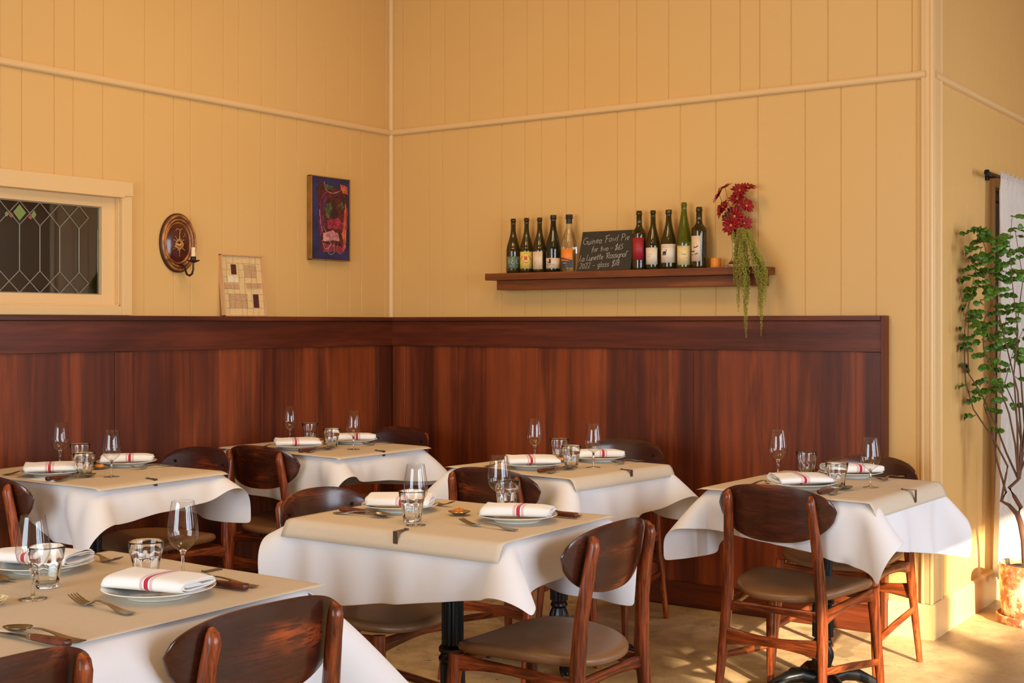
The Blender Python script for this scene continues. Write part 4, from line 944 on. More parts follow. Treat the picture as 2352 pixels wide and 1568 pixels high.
def write(mb, text, origin, ux, uy, nrm, h, w, mi=0, space=1.0, mapf=None, jit=0.0, seed=0):
    """strokes along plane vectors ux, uy ; returns advance"""
    rnd = random.Random(seed); x = 0.0; O = Vector(origin); ux = Vector(ux); uy = Vector(uy)
    for chx in text:
        wd, strokes = G.get(chx, G[' ']); dy = rnd.uniform(-jit, jit)
        for st in strokes:
            P = [((x + a) * h, (b + dy) * h) for a, b in st]
            if mapf: mapf(mb, P, w, mi)
            else: mb.ribbon([O + ux * a + uy * b for a, b in P], w, nrm, 0.0004, mi)
        x += (wd + 0.06) * space
    return x * h
# ------------------------------------------------------------------ shelf with bottles
SZ = 1.597      # top of the shelf
r = tag(empty('wall_shelf', (1.5, 0, 1.5)), 'dark wooden wall shelf above the wainscot carrying wine bottles', 'shelf')
q = MB(); q.box(-0.740, 0.795, -0.150, -0.004, 0.062, 0.097, 0.002); q.build('shelf_board', M['shelf'], r, sharp=30)
q = MB(); q.box(-0.690, 0.765, -0.115, -0.004, 0.012, 0.0615, 0.002); q.build('apron', M['shelf'], r, sharp=30)
# real profiles, metres
def prof_bottle(kind, H, R):
    k = H
    if kind == 'burgundy': P = [(0.0, .006), (R * .8, 0.0), (R * .96, .003), (R, .010), (R, .40 * k), (R * .97, .45 * k), (R * .86, .52 * k), (R * .68, .60 * k), (R * .50, .68 * k), (R * .40, .745 * k), (R * .36, .80 * k), (R * .345, .90 * k), (R * .34, .945 * k), (R * .42, .948 * k), (R * .42, .965 * k), (R * .39, .968 * k), (R * .38, .998 * k), (R * .33, k), (0, k)]
    elif kind == 'champagne': P = [(0.0, .008), (R * .8, 0.0), (R * .96, .004), (R, .012), (R, .40 * k), (R * .97, .46 * k), (R * .86, .54 * k), (R * .68, .63 * k), (R * .52, .71 * k), (R * .42, .78 * k), (R * .375, .85 * k), (R * .365, .925 * k), (R * .46, .932 * k), (R * .48, .945 * k), (R * .42, .955 * k), (R * .39, .962 * k), (R * .43, .970 * k), (R * .43, .992 * k), (R * .38, k), (0, k)]
    elif kind == 'bordeaux': P = [(0.0, .006), (R * .85, 0.0), (R * .97, .003), (R, .009), (R, .60 * k), (R * .97, .635 * k), (R * .86, .665 * k), (R * .66, .695 * k), (R * .50, .72 * k), (R * .42, .75 * k), (R * .39, .79 * k), (R * .375, .925 * k), (R * .44, .93 * k), (R * .44, .96 * k), (R * .41, .965 * k), (R * .40, .998 * k), (R * .35, k), (0, k)]
    else: P = [(0.0, .006), (R * .85, 0.0), (R * .97, .003), (R, .010), (R, .36 * k), (R * .985, .42 * k), (R * .92, .50 * k), (R * .80, .59 * k), (R * .66, .68 * k), (R * .53, .76 * k), (R * .43, .83 * k), (R * .385, .90 * k), (R * .38, .955 * k), (R * .43, .958 * k), (R * .43, .975 * k), (R * .39, .978 * k), (R * .38, .998 * k), (R * .33, k), (0, k)]
    return P
def smooth_prof(P, n=3):
    out = []
    for i in range(len(P) - 1):
        p0 = P[max(i - 1, 0)]; p1 = P[i]; p2 = P[i + 1]; p3 = P[min(i + 2, len(P) - 1)]
        if 4 <= i <= len(P) - 9:
            for t in [k / n for k in range(n)]:
                f = lambda a, b, c, d: 0.5 * ((2 * b) + (-a + c) * t + (2 * a - 5 * b + 4 * c - d) * t * t + (-a + 3 * b - 3 * c + d) * t ** 3)
                out.append((f(p0[0], p1[0], p2[0], p3[0]), f(p0[1], p1[1], p2[1], p3[1])))
        else: out.append(p1)
    return out + [P[-1]]
CAMA = lambda x: math.atan2(-5.51 + 0.08, 4.698 - x)      # bearing of the camera from a bottle
def bottle(x, kind, H, R, mat, lab, lz0, lz1, loff, lw, label, deco=None, foil=None, y=-0.080):
    """loff / lw: label centre and width as seen from the front, metres"""
    root = empty('wine_bottle', (x, y, SZ)); tag(root, label, 'bottle', 'wine bottles on the shelf')
    q = MB(); q.lathe(smooth_prof(prof_bottle(kind, H, R)), 48); body = q.build('body', mat, root, sharp=None)
    base = CAMA(x)
    def ang(s): return base + math.asin(max(-0.98, min(0.98, s / R)))
    a0, a1 = ang(loff - lw / 2), ang(loff + lw / 2); n = 20; rr = R + 0.0004; v = []; f = []
    for i in range(n + 1):
        a = a0 + (a1 - a0) * i / n; v += [(rr * math.cos(a), rr * math.sin(a), lz0), (rr * math.cos(a), rr * math.sin(a), lz1)]
    f = [(2 * i, 2 * i + 2, 2 * i + 3, 2 * i + 1) for i in range(n)]
    lb = new_obj('label', v, f, M[lab], root); solidify(lb, 0.0002, 1)
    W_ = (a1 - a0) * R
    def on(px, pz, lift=0.0007):      # label coordinates: px 0..1 across, pz 0..1 up
        a = a0 + (a1 - a0) * px; return ((R + lift + 0.0006) * math.cos(a), (R + lift + 0.0006) * math.sin(a), lz0 + (lz1 - lz0) * pz)
    def stroke(mb, pts, w, mi=0):
        P = []
        for k in range(len(pts) - 1):
            for t in (0, 0.5): P.append((pts[k][0] + (pts[k + 1][0] - pts[k][0]) * t, pts[k][1] + (pts[k + 1][1] - pts[k][1]) * t))
        P.append(pts[-1]); V = []; n0 = len(mb.v)
        for k, p in enumerate(P):
            a_, b_ = P[max(k - 1, 0)], P[min(k + 1, len(P) - 1)]; dx = (b_[0] - a_[0]) * W_; dz = (b_[1] - a_[1]) * (lz1 - lz0); l = math.hypot(dx, dz) or 1
            ox, oz = -dz / l * w / 2 / W_, dx / l * w / 2 / (lz1 - lz0); V += [on(p[0] + ox, p[1] + oz), on(p[0] - ox, p[1] - oz)]
        mb.add(V, [(2 * k, 2 * k + 1, 2 * k + 3, 2 * k + 2) for k in range(len(P) - 1)], mi)
    def text(mb, t, px, pz, h, w, mi=0):
        def mapf(m_, P, w_, mi_): stroke(m_, [(px + a / W_, pz + b / (lz1 - lz0)) for a, b in P], w_, mi_)
        write(mb, t, (0, 0, 0), (1, 0, 0), (0, 1, 0), (0, 0, 1), h, w, mi, mapf=mapf)
    def patch(mb, x0, x1, z0, z1, mi=0):
        n_ = 6; V = []
        for i in range(n_ + 1): V += [on(x0 + (x1 - x0) * i / n_, z0, 0.0006), on(x0 + (x1 - x0) * i / n_, z1, 0.0006)]
        mb.add(V, [(2 * i, 2 * i + 2, 2 * i + 3, 2 * i + 1) for i in range(n_)], mi)
    if deco:
        mb = MB(); mats = deco(mb, stroke, text, patch, on); mb.build('printing', [M[k] for k in mats], lb, smooth=False)
    if foil:
        q = MB(); z0, z1 = foil
        Pf = [(r_ + 0.0006, z_) for r_, z_ in prof_bottle(kind, H, R) if z_ >= z0 * H]; Pf = [(Pf[0][0], z0 * H)] + Pf; q.lathe(Pf, 40); q.build('foil', M['black_foil'], root)
    return root
def d1(mb, st, tx, pa, on):
    tx(mb, 'l', .16, .40, .030, .0011); tx(mb, 'E', .33, .36, .034, .0011); st(mb, [(.47, .95), (.52, 1.0)], .0011); tx(mb, 'O', .60, .38, .032, .0011)
    for k in range(3): st(mb, [(.2, .26 - .07 * k), (.5, .24 - .07 * k), (.85, .25 - .07 * k)], .0005)
    return ['ink_white']
def d2(mb, st, tx, pa, on):
    pa(mb, .38, .60, .50, .72, 0); st(mb, [(.15, .48), (.32, .48)], .0006, 0); st(mb, [(.62, .48), (.92, .48)], .0006, 0)
    for s_, c in ((-1, .22), (1, .74)): st(mb, [(c - s_ * .07, .76), (c - s_ * .02, .70), (c + s_ * .05, .60), (c + s_ * .14, .54)], .0036, 0); st(mb, [(c, .6), (c, .49)], .0008, 0)
    tx(mb, 'Faea', .34, .33, .011, .0009, 1); st(mb, [(.38, .88), (.5, .92), (.62, .88)], .0012, 1)
    for k in range(3): st(mb, [(.12, .20 - .05 * k), (.8, .20 - .05 * k)], .0004, 1)
    st(mb, [(.03, .97), (.97, .97)], .0005, 1); st(mb, [(.03, .04), (.97, .04)], .0005, 1); return ['ink_red', 'ink']
def d3(mb, st, tx, pa, on):
    rnd = random.Random(4)
    for k in range(9):
        cx, cz = rnd.uniform(.15, .7), rnd.uniform(.3, .9); st(mb, [(cx, cz), (cx + .1, cz + .05), (cx + .12, cz - .03), (cx + .03, cz - .06)], .0006)
    st(mb, [(.25, .15), (.7, .15)], .0005); return ['ink_rose']
def d4(mb, st, tx, pa, on):
    pa(mb, .30, .42, .50, .90, 1); pa(mb, .20, .30, .52, .62, 1); tx(mb, 'oa', .08, .55, .014, .0009, 0); tx(mb, 'fratelli ta', .10, .30, .0105, .0008, 1)
    st(mb, [(.06, .20), (.95, .20)], .0005, 0); st(mb, [(.06, .12), (.95, .12)], .0005, 0); return ['ink_rose', 'ink']
def d5(mb, st, tx, pa, on):
    pa(mb, 0.0, 1.0, 0.0, .36, 0); st(mb, [(0.05, .50), (.3, .54), (.6, .50), (.95, .52)], .0022, 1); st(mb, [(0, .42), (.2, .50), (.5, .44), (.8, .40), (1, .38)], .006, 0); st(mb, [(.0, .40), (.3, .44)], .0015, 1)
    tx(mb, 'manon', .25, .22, .007, .0007, 2); st(mb, [(.25, .10), (.55, .10)], .0006, 2); return ['label_black', 'ink_red', 'ink_white']
def d6(mb, st, tx, pa, on):
    for z in (.78, .62, .58, .30, .22, .14): st(mb, [(.1, z), (.55, z)], .0008)
    for k in range(10): st(mb, [(.86, .88 - .05 * k), (.94, .88 - .05 * k)], .0012)
    return ['maroon']
def d7(mb, st, tx, pa, on):
    tx(mb, 'nominima', .10, .58, .0085, .0005, 0); tx(mb, 'nineta', .16, .44, .0085, .0005, 0); st(mb, [(.08, .15), (.7, .15)], .0004, 0); pa(mb, .86, .90, .90, .94, 1); pa(mb, .86, .90, .08, .12, 1); return ['ink_rose', 'ink']
def d8(mb, st, tx, pa, on):
    tx(mb, 'Lorde Roger', .10, .80, .0135, .0006, 0); tx(mb, 'Tina Fronti', .10, .18, .0125, .0006, 0)
    # elephant with raised trunk
    st(mb, [(.22, .50), (.27, .56), (.33, .54), (.38, .58)], .0115, 1); st(mb, [(.37, .60), (.41, .62), (.40, .70), (.36, .69)], .0032, 1)
    for lx in (.20, .245, .32, .37): st(mb, [(lx, .50), (lx - .005, .40)], .0040, 1)
    for k in range(14): st(mb, [(.86, .90 - .06 * k), (.95, .90 - .06 * k)], .0008, 2)
    st(mb, [(.1, .07), (.5, .07)], .0012, 1); return ['ink_rose', 'ink', 'gold']
def d9(mb, st, tx, pa, on):
    tx(mb, 'Fauvi', .34, .52, .0095, .0008, 0); st(mb, [(.10, .95), (.45, .95)], .0012, 0); st(mb, [(.12, .55), (.2, .62), (.15, .7), (.08, .64)], .0009, 1); st(mb, [(.58, .38), (.75, .38)], .0008, 0); st(mb, [(.2, .14), (.8, .14)], .0004, 0); st(mb, [(.22, .25), (.26, .28)], .0015, 1); return ['ink', 'gold']
def d10(mb, st, tx, pa, on):
    # two little boats and their shadows
    st(mb, [(.08, .41), (.3, .37), (.5, .40)], .0050, 0); st(mb, [(.42, .56), (.6, .54), (.82, .60)], .0048, 0); st(mb, [(.5, .26), (.8, .31)], .0042, 0); st(mb, [(.16, .26), (.34, .25)], .0042, 0)
    st(mb, [(.18, .45), (.32, .62), (.38, .76)], .0006, 0); st(mb, [(.38, .45), (.40, .60)], .0006, 0); st(mb, [(.50, .60), (.44, .76)], .0006, 0); st(mb, [(.75, .62), (.6, .76)], .0006, 0); st(mb, [(.45, .42), (.44, .30)], .0006, 0); return ['ink']
bottle(0.890, 'burgundy', .281, .0362, M['btl_brown'], 'label_green', .024, .0865, .004, .0715, 'leftmost bottle, green label with looping white script', d1)
bottle(0.973, 'burgundy', .281, .0352, M['btl_brown'], 'label_yellow', .022, .108, -.002, .062, 'bottle with yellow label of two red birds and a square', d2)
bottle(1.053, 'burgundy', .279, .0352, M['btl_brown'], 'label_cream', .017, .106, -.010, .050, 'third bottle from the left, plain cream label with faint pink drawing', d3)
bottle(1.136, 'champagne', .288, .0372, M['btl_dark'], 'label_cream', .019, .071, -.002, .070, 'dark bottle with wide cream label and small black letter', d4)
bottle(1.230, 'champagne', .286, .0400, M['btl_clear'], 'label_orange', .020, .115, -.011, .056, 'clear empty bottle with orange sunset label and black foil neck', d5, foil=(0.84, 1.0))
bottle(1.629, 'bordeaux', .285, .0345, M['btl_brown'], 'label_red', .047, .154, -.004, .054, 'bottle with tall red label beside the chalkboard', d6)
bottle(1.705, 'burgundy', .283, .0345, M['btl_brown'], 'label_pale', .024, .104, -.008, .057, 'bottle with pale square label and two corner dots, between red label and elephant', d7)
bottle(1.789, 'champagne', .282, .0362, M['btl_brown'], 'label_pale', .030, .118, -.001, .068, 'bottle with small black elephant printed on its white label', d8)
bottle(1.870, 'hock', .312, .0340, M['btl_green'], 'label_straw', .018, .107, .000, .062, 'tallest slim bright green bottle with straw-coloured label', d9)
bottle(1.949, 'bordeaux', .287, .0360, M['btl_brown'], 'label_cream', .033, .151, -.017, .044, 'rightmost bottle, narrow cream label with black boats', d10)
# chalkboard leaning on the wall
cb = tag(empty('chalkboard', (1.452, -0.118, SZ)), 'small black chalkboard with handwritten menu leaning among the bottles', 'chalkboard'); cb.rotation_euler = (math.radians(-15.5), 0, 0)
q = MB(); q.box(-0.153, 0.148, 0.0, 0.006, 0.002, 0.205, 0.0015); q.build('slate', M['slate'], cb, sharp=30)
q = MB(); lines = [("Guinea Fowl Pie", -.142, .136, .034, 1.0, 4), ("for two - $65", -.085, .098, .029, .93, 3), ("La Lunette 'Rossignol'", -.148, .050, .031, .84, 4), ("2022 - glass $18", -.142, .013, .030, 1.0, 3)]
for t, x0, z0, h, sp, tilt in lines:
    tl_ = math.radians(tilt); write(q, t, (x0, -0.0003, z0), (math.cos(tl_) * 1.0, 0, math.sin(tl_)), (0.10, 0, 1), (0, -1, 0), h, 0.0019, 0, space=sp * 1.02, jit=0.05, seed=len(t))
q.build('chalk_writing', M['chalk'], cb, smooth=False)
q = MB(); q.lathe([(0, 0), (0.0235, 0), (0.0245, 0.002), (0.0245, 0.044), (0.0235, 0.046), (0.018, 0.0445), (0.0, 0.044)], 32); o = q.build('pillar_candle', M['wax'], loc=(2.032, -0.075, SZ)); tag(o, 'short amber pillar candle on the shelf beside the vase', 'candle')
# bud vase with crimson daisies, green amaranth hanging over the shelf edge
VX, VY = 2.131, -0.085
q = MB(); q.lathe([(0.0, 0.003), (0.038, 0.0), (0.041, 0.004), (0.036, 0.012), (0.022, 0.026), (0.012, 0.045), (0.0095, 0.07), (0.012, 0.11), (0.0175, 0.15), (0.0185, 0.172), (0.0172, 0.172), (0.0162, 0.15), (0.0105, 0.11), (0.0078, 0.07), (0.009, 0.05), (0.016, 0.03), (0.028, 0.014), (0.0, 0.008)], 32)
o = q.build('bud_vase', M['glass'], loc=(VX, VY, SZ), sharp=None); tag(o, 'clear glass bud vase on the right end of the shelf', 'vase')
def daisy(px, py, sc, face, label):
    """head at pixel-derived wall position (x, z); face = direction the flower looks"""
    root = empty('chrysanthemum', (VX, VY, SZ + 0.02)); tag(root, label, 'flower', 'crimson chrysanthemums')
    hx, hz = px - VX, py - SZ - 0.02; hy = -0.03 * math.sin(px * 40) - 0.01
    q = MB(); pts = [(0, 0, 0.0), (0.002 * math.sin(px * 30), 0, 0.10), (hx * 0.25, hy * .3, 0.15 + (hz - 0.15) * 0.3), (hx * 0.75, hy * .8, 0.15 + (hz - 0.15) * 0.75), (hx, hy, hz)]
    q.sweep(pts, 0.0014, 6); q.build('stem', M['stem'], root)
    F_ = Vector(face).normalized(); A = F_.orthogonal().normalized(); B = F_.cross(A); v = []; f = []; rnd = random.Random(int(px * 1000 + py * 77))
    for ring, (npet, L, lift) in enumerate(((15, 0.045, 0.25), (12, 0.034, 0.6))):
        for k in range(npet):
            a = 2 * PI * (k + 0.5 * ring) / npet + rnd.uniform(-.12, .12); d = A * math.cos(a) + B * math.sin(a); s_ = F_.cross(d); l = L * sc * rnd.uniform(.85, 1.1); lf = lift * rnd.uniform(.7, 1.3); n0 = len(v)
            for t, w_ in ((0.12, .0022), (0.4, .0052), (0.75, .0062), (1.0, .0018)):
                c = Vector((hx, hy, hz)) + d * (l * t) + F_ * (l * lf * t * (1 - 0.35 * t)); v += [c + s_ * w_ * sc + F_ * .0006, c - F_ * 0.0008 * (1 - t), c - s_ * w_ * sc + F_ * .0006]
            for i in range(3): f += [(n0 + 3 * i, n0 + 3 * i + 1, n0 + 3 * i + 4, n0 + 3 * i + 3), (n0 + 3 * i + 1, n0 + 3 * i + 2, n0 + 3 * i + 5, n0 + 3 * i + 4)]
    p = new_obj('petals', v, f, M['petal'], root); solidify(p, 0.0005)
    q = MB(); q.lathe([(0, -0.002), (0.006 * sc, 0.0), (0.0065 * sc, 0.002), (0.004 * sc, 0.005), (0, 0.0055)], 12); e = q.build('flower_eye', M['flower_eye'], root); e.location = Vector((hx, hy, hz)) + F_ * 0.003; e.rotation_euler = F_.to_track_quat('Z', 'Y').to_euler()
    return root
def wp(px, py, Y=-0.09):      # photo pixel -> point on the plane y=Y (used only to read off where each bloom stands)
    fx, fy = -0.57503, 0.81813; rx, ry = 0.81813, 0.57503; u = (px - 1176) / 2965.9; vz = -(py - 742) / 2965.9
    dx, dy = fx + rx * u, fy + ry * u; t = (Y + 5.51) / dy; return 4.698 + dx * t, 1.342 + vz * t
dd = [(1660, 450, .95, (-.7, -.5, .5), 'crimson daisy pointing left, leftmost bloom'), (1672, 432, .8, (-.4, -.3, 1), 'paler crimson daisy at the upper left of the bunch'), (1695, 437, .95, (.1, -1, .5), 'crimson daisy at the top centre of the bunch'), (1721, 432, .85, (.3, -.4, 1), 'crimson daisy highest on the right, on its own stem'), (1690, 457, .9, (.3, -.8, .6), 'crimson daisy in the upper middle behind others'), (1669, 478, .9, (-.4, -.8, .5), 'crimson daisy at middle left, small'), (1712, 473, .9, (.8, -.5, .4), 'crimson daisy pointing right at mid height'), (1686, 497, 1.25, (.1, -1, .15), 'largest crimson daisy facing us with orange eye'), (1681, 517, 1.1, (-.1, -1, -.25), 'lowest crimson daisy just above the vase mouth'), (1704, 512, .9, (.6, -.8, 0), 'lower right crimson daisy half facing right'), (1664, 487, .8, (-.8, -.6, .1), 'lower left crimson daisy, side view')]
for px, py, sc, fc_, lb in dd:
    hx, hz = wp(px, py); daisy(hx, hz, sc, fc_, lb + ', in the shelf vase')
# hanging amaranth: strands as knobbly ropes
root = tag(empty('hanging_amaranth', (VX + 0.01, VY, SZ + 0.17)), 'long green hanging amaranth trailing from the vase over the shelf edge', 'plant')
ST = [(1686, 535, 1690, 560, 1686, 655, .009), (1698, 530, 1694, 600, 1696, 718, .0095), (1706, 532, 1710, 600, 1714, 777, .0105), (1712, 534, 1718, 600, 1718, 700, .010), (1720, 534, 1740, 600, 1752, 690, .010), (1722, 536, 1756, 610, 1766, 655, .009), (1724, 538, 1748, 610, 1745, 725, .010), (1726, 540, 1752, 600, 1748, 773, .009), (1714, 533, 1700, 590, 1704, 675, .009), (1718, 536, 1735, 580, 1728, 610, .009), (1722, 538, 1760, 625, 1757, 705, .009), (1708, 530, 1722, 560, 1742, 660, .009)]
for k, (x0, y0, x1, y1, x2, y2, rr_) in enumerate(ST):
    Yd = -0.165 - 0.012 * (k % 3); a = wp(x0, y0, -0.10); b = wp(x1, y1, Yd); c = wp(x2, y2, Yd)
    top = (VX, VY, SZ + 0.165); P = [(top[0], top[1], top[2]), (a[0], -0.105, a[1] + 0.012)]
    for i in range(1, 9):
        t = i / 8; P.append((a[0] + (b[0] - a[0]) * t, -0.105 + (Yd + 0.105) * math.sin(t * PI / 2), a[1] + (b[1] - a[1]) * t))
    L = abs(b[1] - c[1]); n = max(6, int(L / 0.02))
    for i in range(1, n + 1):
        t = i / n; P.append((b[0] + (c[0] - b[0]) * t, Yd, b[1] + (c[1] - b[1]) * t))
    P = [Vector((p[0] - root.location[0], p[1] - root.location[1], p[2] - root.location[2])) for p in P]
    Q = []
    for i in range(len(P) - 1):
        m_ = max(1, int((P[i + 1] - P[i]).length / 0.0045))
        for j in range(m_): Q.append(P[i].lerp(P[i + 1], j / m_))
    q = MB(); rnd = random.Random(k); v = []; f = []
    for i, p in enumerate(Q):
        t = i / len(Q); R_ = rr_ * 0.95 * (0.45 + 0.75 * math.sin(PI * min(1, t * 1.05)) ** 0.5) * (1 if i > 4 else 0.3)
        for w_ in range(9):      # little seed clusters
            a_ = rnd.uniform(0, 2 * PI); c0 = p + Vector((math.cos(a_), math.sin(a_), rnd.uniform(-.4, .4))) * R_ * rnd.uniform(.3, 1.0); s_ = R_ * rnd.uniform(.22, .36); n0 = len(v)
            v += [c0 + Vector(d_) * s_ for d_ in ((1, 0, 0), (-1, 0, 0), (0, 1, 0), (0, -1, 0), (0, 0, 1), (0, 0, -1))]
            f += [(n0 + a1, n0 + b1, n0 + c1) for a1, b1, c1 in ((0, 2, 4), (2, 1, 4), (1, 3, 4), (3, 0, 4), (2, 0, 5), (1, 2, 5), (3, 1, 5), (0, 3, 5))]
    new_obj('strand', v, f, M['amaranth'], root, smooth=True)

# ------------------------------------------------------------------ pictures and the sconce on the left wall
pf = tag(empty('framed_painting', (0.0, -0.521, 1.888)), 'tall abstract painting in dark blue and crimson with thin gilt frame', 'painting')
q = MB(); hw, hh = 0.147, 0.218
q.box(0.006, 0.036, -hw, -hw + 0.005, -hh, hh, 0.001); q.box(0.006, 0.036, hw - 0.005, hw, -hh, hh, 0.001); q.box(0.006, 0.036, -hw, hw, hh - 0.005, hh, 0.001); q.box(0.006, 0.036, -hw, hw, -hh, -hh + 0.005, 0.001)
m = Mat('old_gilt_frame', S(150, 104, 40), 0.4, 0.5); M['gilt'] = m.color(m.mix(m.noise(m.coord(), 14, 4), S(110, 72, 26), S(186, 136, 58))).m; q.build('frame', M['gilt'], pf, sharp=30)
m = Mat('painting_blue', S(34, 30, 72), 0.55); M['p_blue'] = m.color(m.ramp(m.noise(m.coord(), 12, 5), [(0.35, S(24, 22, 58)), (0.65, S(46, 40, 92))])).bump(m.noise(m.coord((1, 1, 4)), 40, 3), 0.3, 0.002).m
q = MB(); q.box(0.008, 0.030, -hw + 0.005, hw - 0.005, -hh + 0.005, hh - 0.005); q.build('canvas', M['p_blue'], pf, smooth=False)
for nm, c1, c2 in (('p_maroon', S(44, 12, 14), S(92, 22, 28)), ('p_crimson', S(120, 24, 40), S(168, 44, 74)), ('p_rose', S(168, 96, 96), S(206, 150, 150)), ('p_orange', S(168, 62, 30), S(214, 110, 60)), ('p_green', S(44, 60, 34), S(84, 96, 64)), ('p_plum', S(60, 18, 50), S(110, 40, 80))):
    m = Mat(nm, c1, 0.5); M[nm] = m.color(m.mix(m.ramp(m.noise(m.coord(), 46, 5), [(0.4, BW(0)), (0.6, BW(1))]), c1, c2)).bump(m.noise(m.coord(), 70, 3), 0.5, 0.002).m
def blob(name, pts, mat, lift, parent, seg=0.15):
    """rough-edged patch of paint; pts in (y,z) fractions of the canvas"""
    rnd = random.Random(len(name) + int(pts[0][0] * 100)); P = []
    for i in range(len(pts)):
        a, b = pts[i], pts[(i + 1) % len(pts)]; n = 7
        for j in range(n): t = j / n; P.append((a[0] + (b[0] - a[0]) * t + rnd.uniform(-.012, .012), a[1] + (b[1] - a[1]) * t + rnd.uniform(-.006, .006)))
    v = [(0.030 + lift, -hw + 0.006 + (2 * hw - 0.012) * p[0], hh - 0.006 - (2 * hh - 0.012) * p[1]) for p in P]
    n = len(v); v2 = [(0.0302, y, z) for _, y, z in v]; c = (0.0305 + lift, sum(p[1] for p in v) / n, sum(p[2] for p in v) / n)
    return new_obj(name, v + v2 + [c], [(i, (i + 1) % n, 2 * n) for i in range(n)] + [(i, n + i, n + (i + 1) % n, (i + 1) % n) for i in range(n)], M[mat], parent, smooth=False)
blob('paint_patch', [(.14, .12), (.30, .04), (.45, .12), (.95, .10), (.97, .30), (.92, .60), (.93, .87), (.24, .90), (.20, .55), (.17, .30)], 'p_maroon', .0006, pf)
blob('paint_patch', [(.22, .30), (.32, .20), (.40, .26), (.30, .42), (.34, .58), (.22, .72), (.17, .55)], 'p_plum', .0009, pf)
blob('paint_patch', [(.76, .06), (.97, .08), (.96, .18), (.82, .16)], 'p_orange', .0009, pf)
blob('paint_patch', [(.40, .52), (.70, .48), (.84, .54), (.80, .62), (.42, .62)], 'p_crimson', .0010, pf)
blob('paint_patch', [(.90, .28), (.97, .38), (.93, .60), (.92, .86), (.86, .84), (.80, .68), (.86, .50)], 'p_orange', .0010, pf)
blob('paint_patch', [(.30, .68), (.55, .64), (.72, .68), (.74, .76), (.30, .78)], 'p_rose', .0011, pf)
blob('paint_patch', [(.38, .32), (.50, .30), (.54, .38), (.44, .50), (.36, .46)], 'p_green', .0012, pf)
blob('paint_patch', [(.70, .32), (.82, .28), (.86, .34), (.78, .38)], 'p_green', .0012, pf)
blob('paint_patch', [(.34, .08), (.56, .09), (.54, .14), (.38, .14)], 'p_green', .0008, pf)
blob('paint_patch', [(.30, .80), (.90, .84), (.86, .90), (.30, .91)], 'p_crimson', .0010, pf)
q = MB()
def cv(p): return (0.0318, -hw + 0.006 + (2 * hw - 0.012) * p[0], hh - 0.006 - (2 * hh - 0.012) * p[1])
def spl(P, n=6):
    out = []
    for i in range(len(P) - 1):
        p0, p1, p2, p3 = P[max(i - 1, 0)], P[i], P[i + 1], P[min(i + 2, len(P) - 1)]
        for j in range(n):
            t = j / n; out.append(tuple(0.5 * (2 * p1[k] + (-p0[k] + p2[k]) * t + (2 * p0[k] - 5 * p1[k] + 4 * p2[k] - p3[k]) * t * t + (-p0[k] + 3 * p1[k] - 3 * p2[k] + p3[k]) * t ** 3) for k in range(2)))
    return out + [P[-1]]
for P_, w_, mi in [([(.32, .05), (.36, .14), (.52, .18), (.72, .15), (.86, .10), (.96, .14)], .0032, 0), ([(.42, .16), (.26, .24), (.20, .36), (.30, .46)], .004, 1), ([(.20, .40), (.22, .52), (.27, .66)], .0035, 0), ([(.30, .60), (.36, .66), (.34, .72)], .003, 0), ([(.80, .48), (.82, .58), (.72, .60), (.40, .60)], .003, 1), ([(.90, .30), (.94, .42), (.90, .62)], .0035, 1),
                     ([(.28, .80), (.34, .87), (.42, .86), (.50, .80), (.46, .78)], .0022, 2), ([(.52, .80), (.42, .90), (.50, .94), (.60, .90), (.56, .80)], .002, 2), ([(.70, .78), (.66, .88), (.76, .92), (.86, .86), (.76, .78)], .0025, 0), ([(.60, .79), (.58, .90)], .002, 0), ([(.26, .78), (.50, .75), (.74, .77)], .0025, 0)]:
    q.ribbon([cv(p) for p in spl(P_)], w_, (1, 0, 0), 0.0002, mi)
plain('p_pale_green', S(150, 176, 150)); q.build('brush_lines', [M['p_rose'], M['p_crimson'], M['p_pale_green']], pf, smooth=False)
# collage of little paper squares in a light wood frame, standing on the wainscot cap
gf = tag(empty('framed_collage', (0.047, -1.128, WT + 0.0005)), 'pale wood framed grid collage with two dark rectangles, standing on the wainscot ledge', 'picture'); gf.rotation_euler = (0, math.radians(-6.5), 0)
m = Mat('raw_pine', S(206, 158, 108), 0.6); M['pine'] = m.color(m.mix(m.noise(m.coord((1, 1, .1)), 60, 3), S(190, 138, 88), S(216, 170, 120))).m
gw, gh = 0.136, 0.300; q = MB(); T4 = 0.006
q.box(-0.026, 0.0, -gw, -gw + T4, 0.0, gh, 0.001); q.box(-0.026, 0.0, gw - T4, gw, 0.0, gh, 0.001); q.box(-0.026, 0.0, -gw, gw, gh - T4, gh, 0.001); q.box(-0.026, 0.0, -gw, gw, 0.0, T4, 0.001); q.build('frame', M['pine'], gf, sharp=30)
m = Mat('collage_paper', S(220, 188, 130), 0.7); M['collage'] = m.color(m.mix(m.noise(m.coord(), 60, 4), S(206, 172, 114), S(228, 198, 142))).m
q = MB(); q.box(-0.022, -0.012, -gw + T4, gw - T4, T4, gh - T4); q.build('backing', M['collage'], gf, smooth=False)
m = Mat('collage_brown', S(190, 148, 100), 0.7); M['collage2'] = m.color(m.mix(m.noise(m.coord(), 90, 5), S(168, 124, 80), S(210, 172, 124))).m
plain('collage_dark', S(72, 18, 14)); plain('collage_light', S(226, 208, 176)); plain('collage_ink', S(104, 74, 46))
q = MB(); IW = 2 * (gw - T4); IH = gh - 2 * T4
def cell(x0, x1, z0, z1, mi, l=0.0006): q.add([(-0.012 + l, -gw + T4 + IW * x0, gh - T4 - IH * z1), (-0.012 + l, -gw + T4 + IW * x1, gh - T4 - IH * z1), (-0.012 + l, -gw + T4 + IW * x1, gh - T4 - IH * z0), (-0.012 + l, -gw + T4 + IW * x0, gh - T4 - IH * z0)], [(0, 1, 2, 3)], mi)
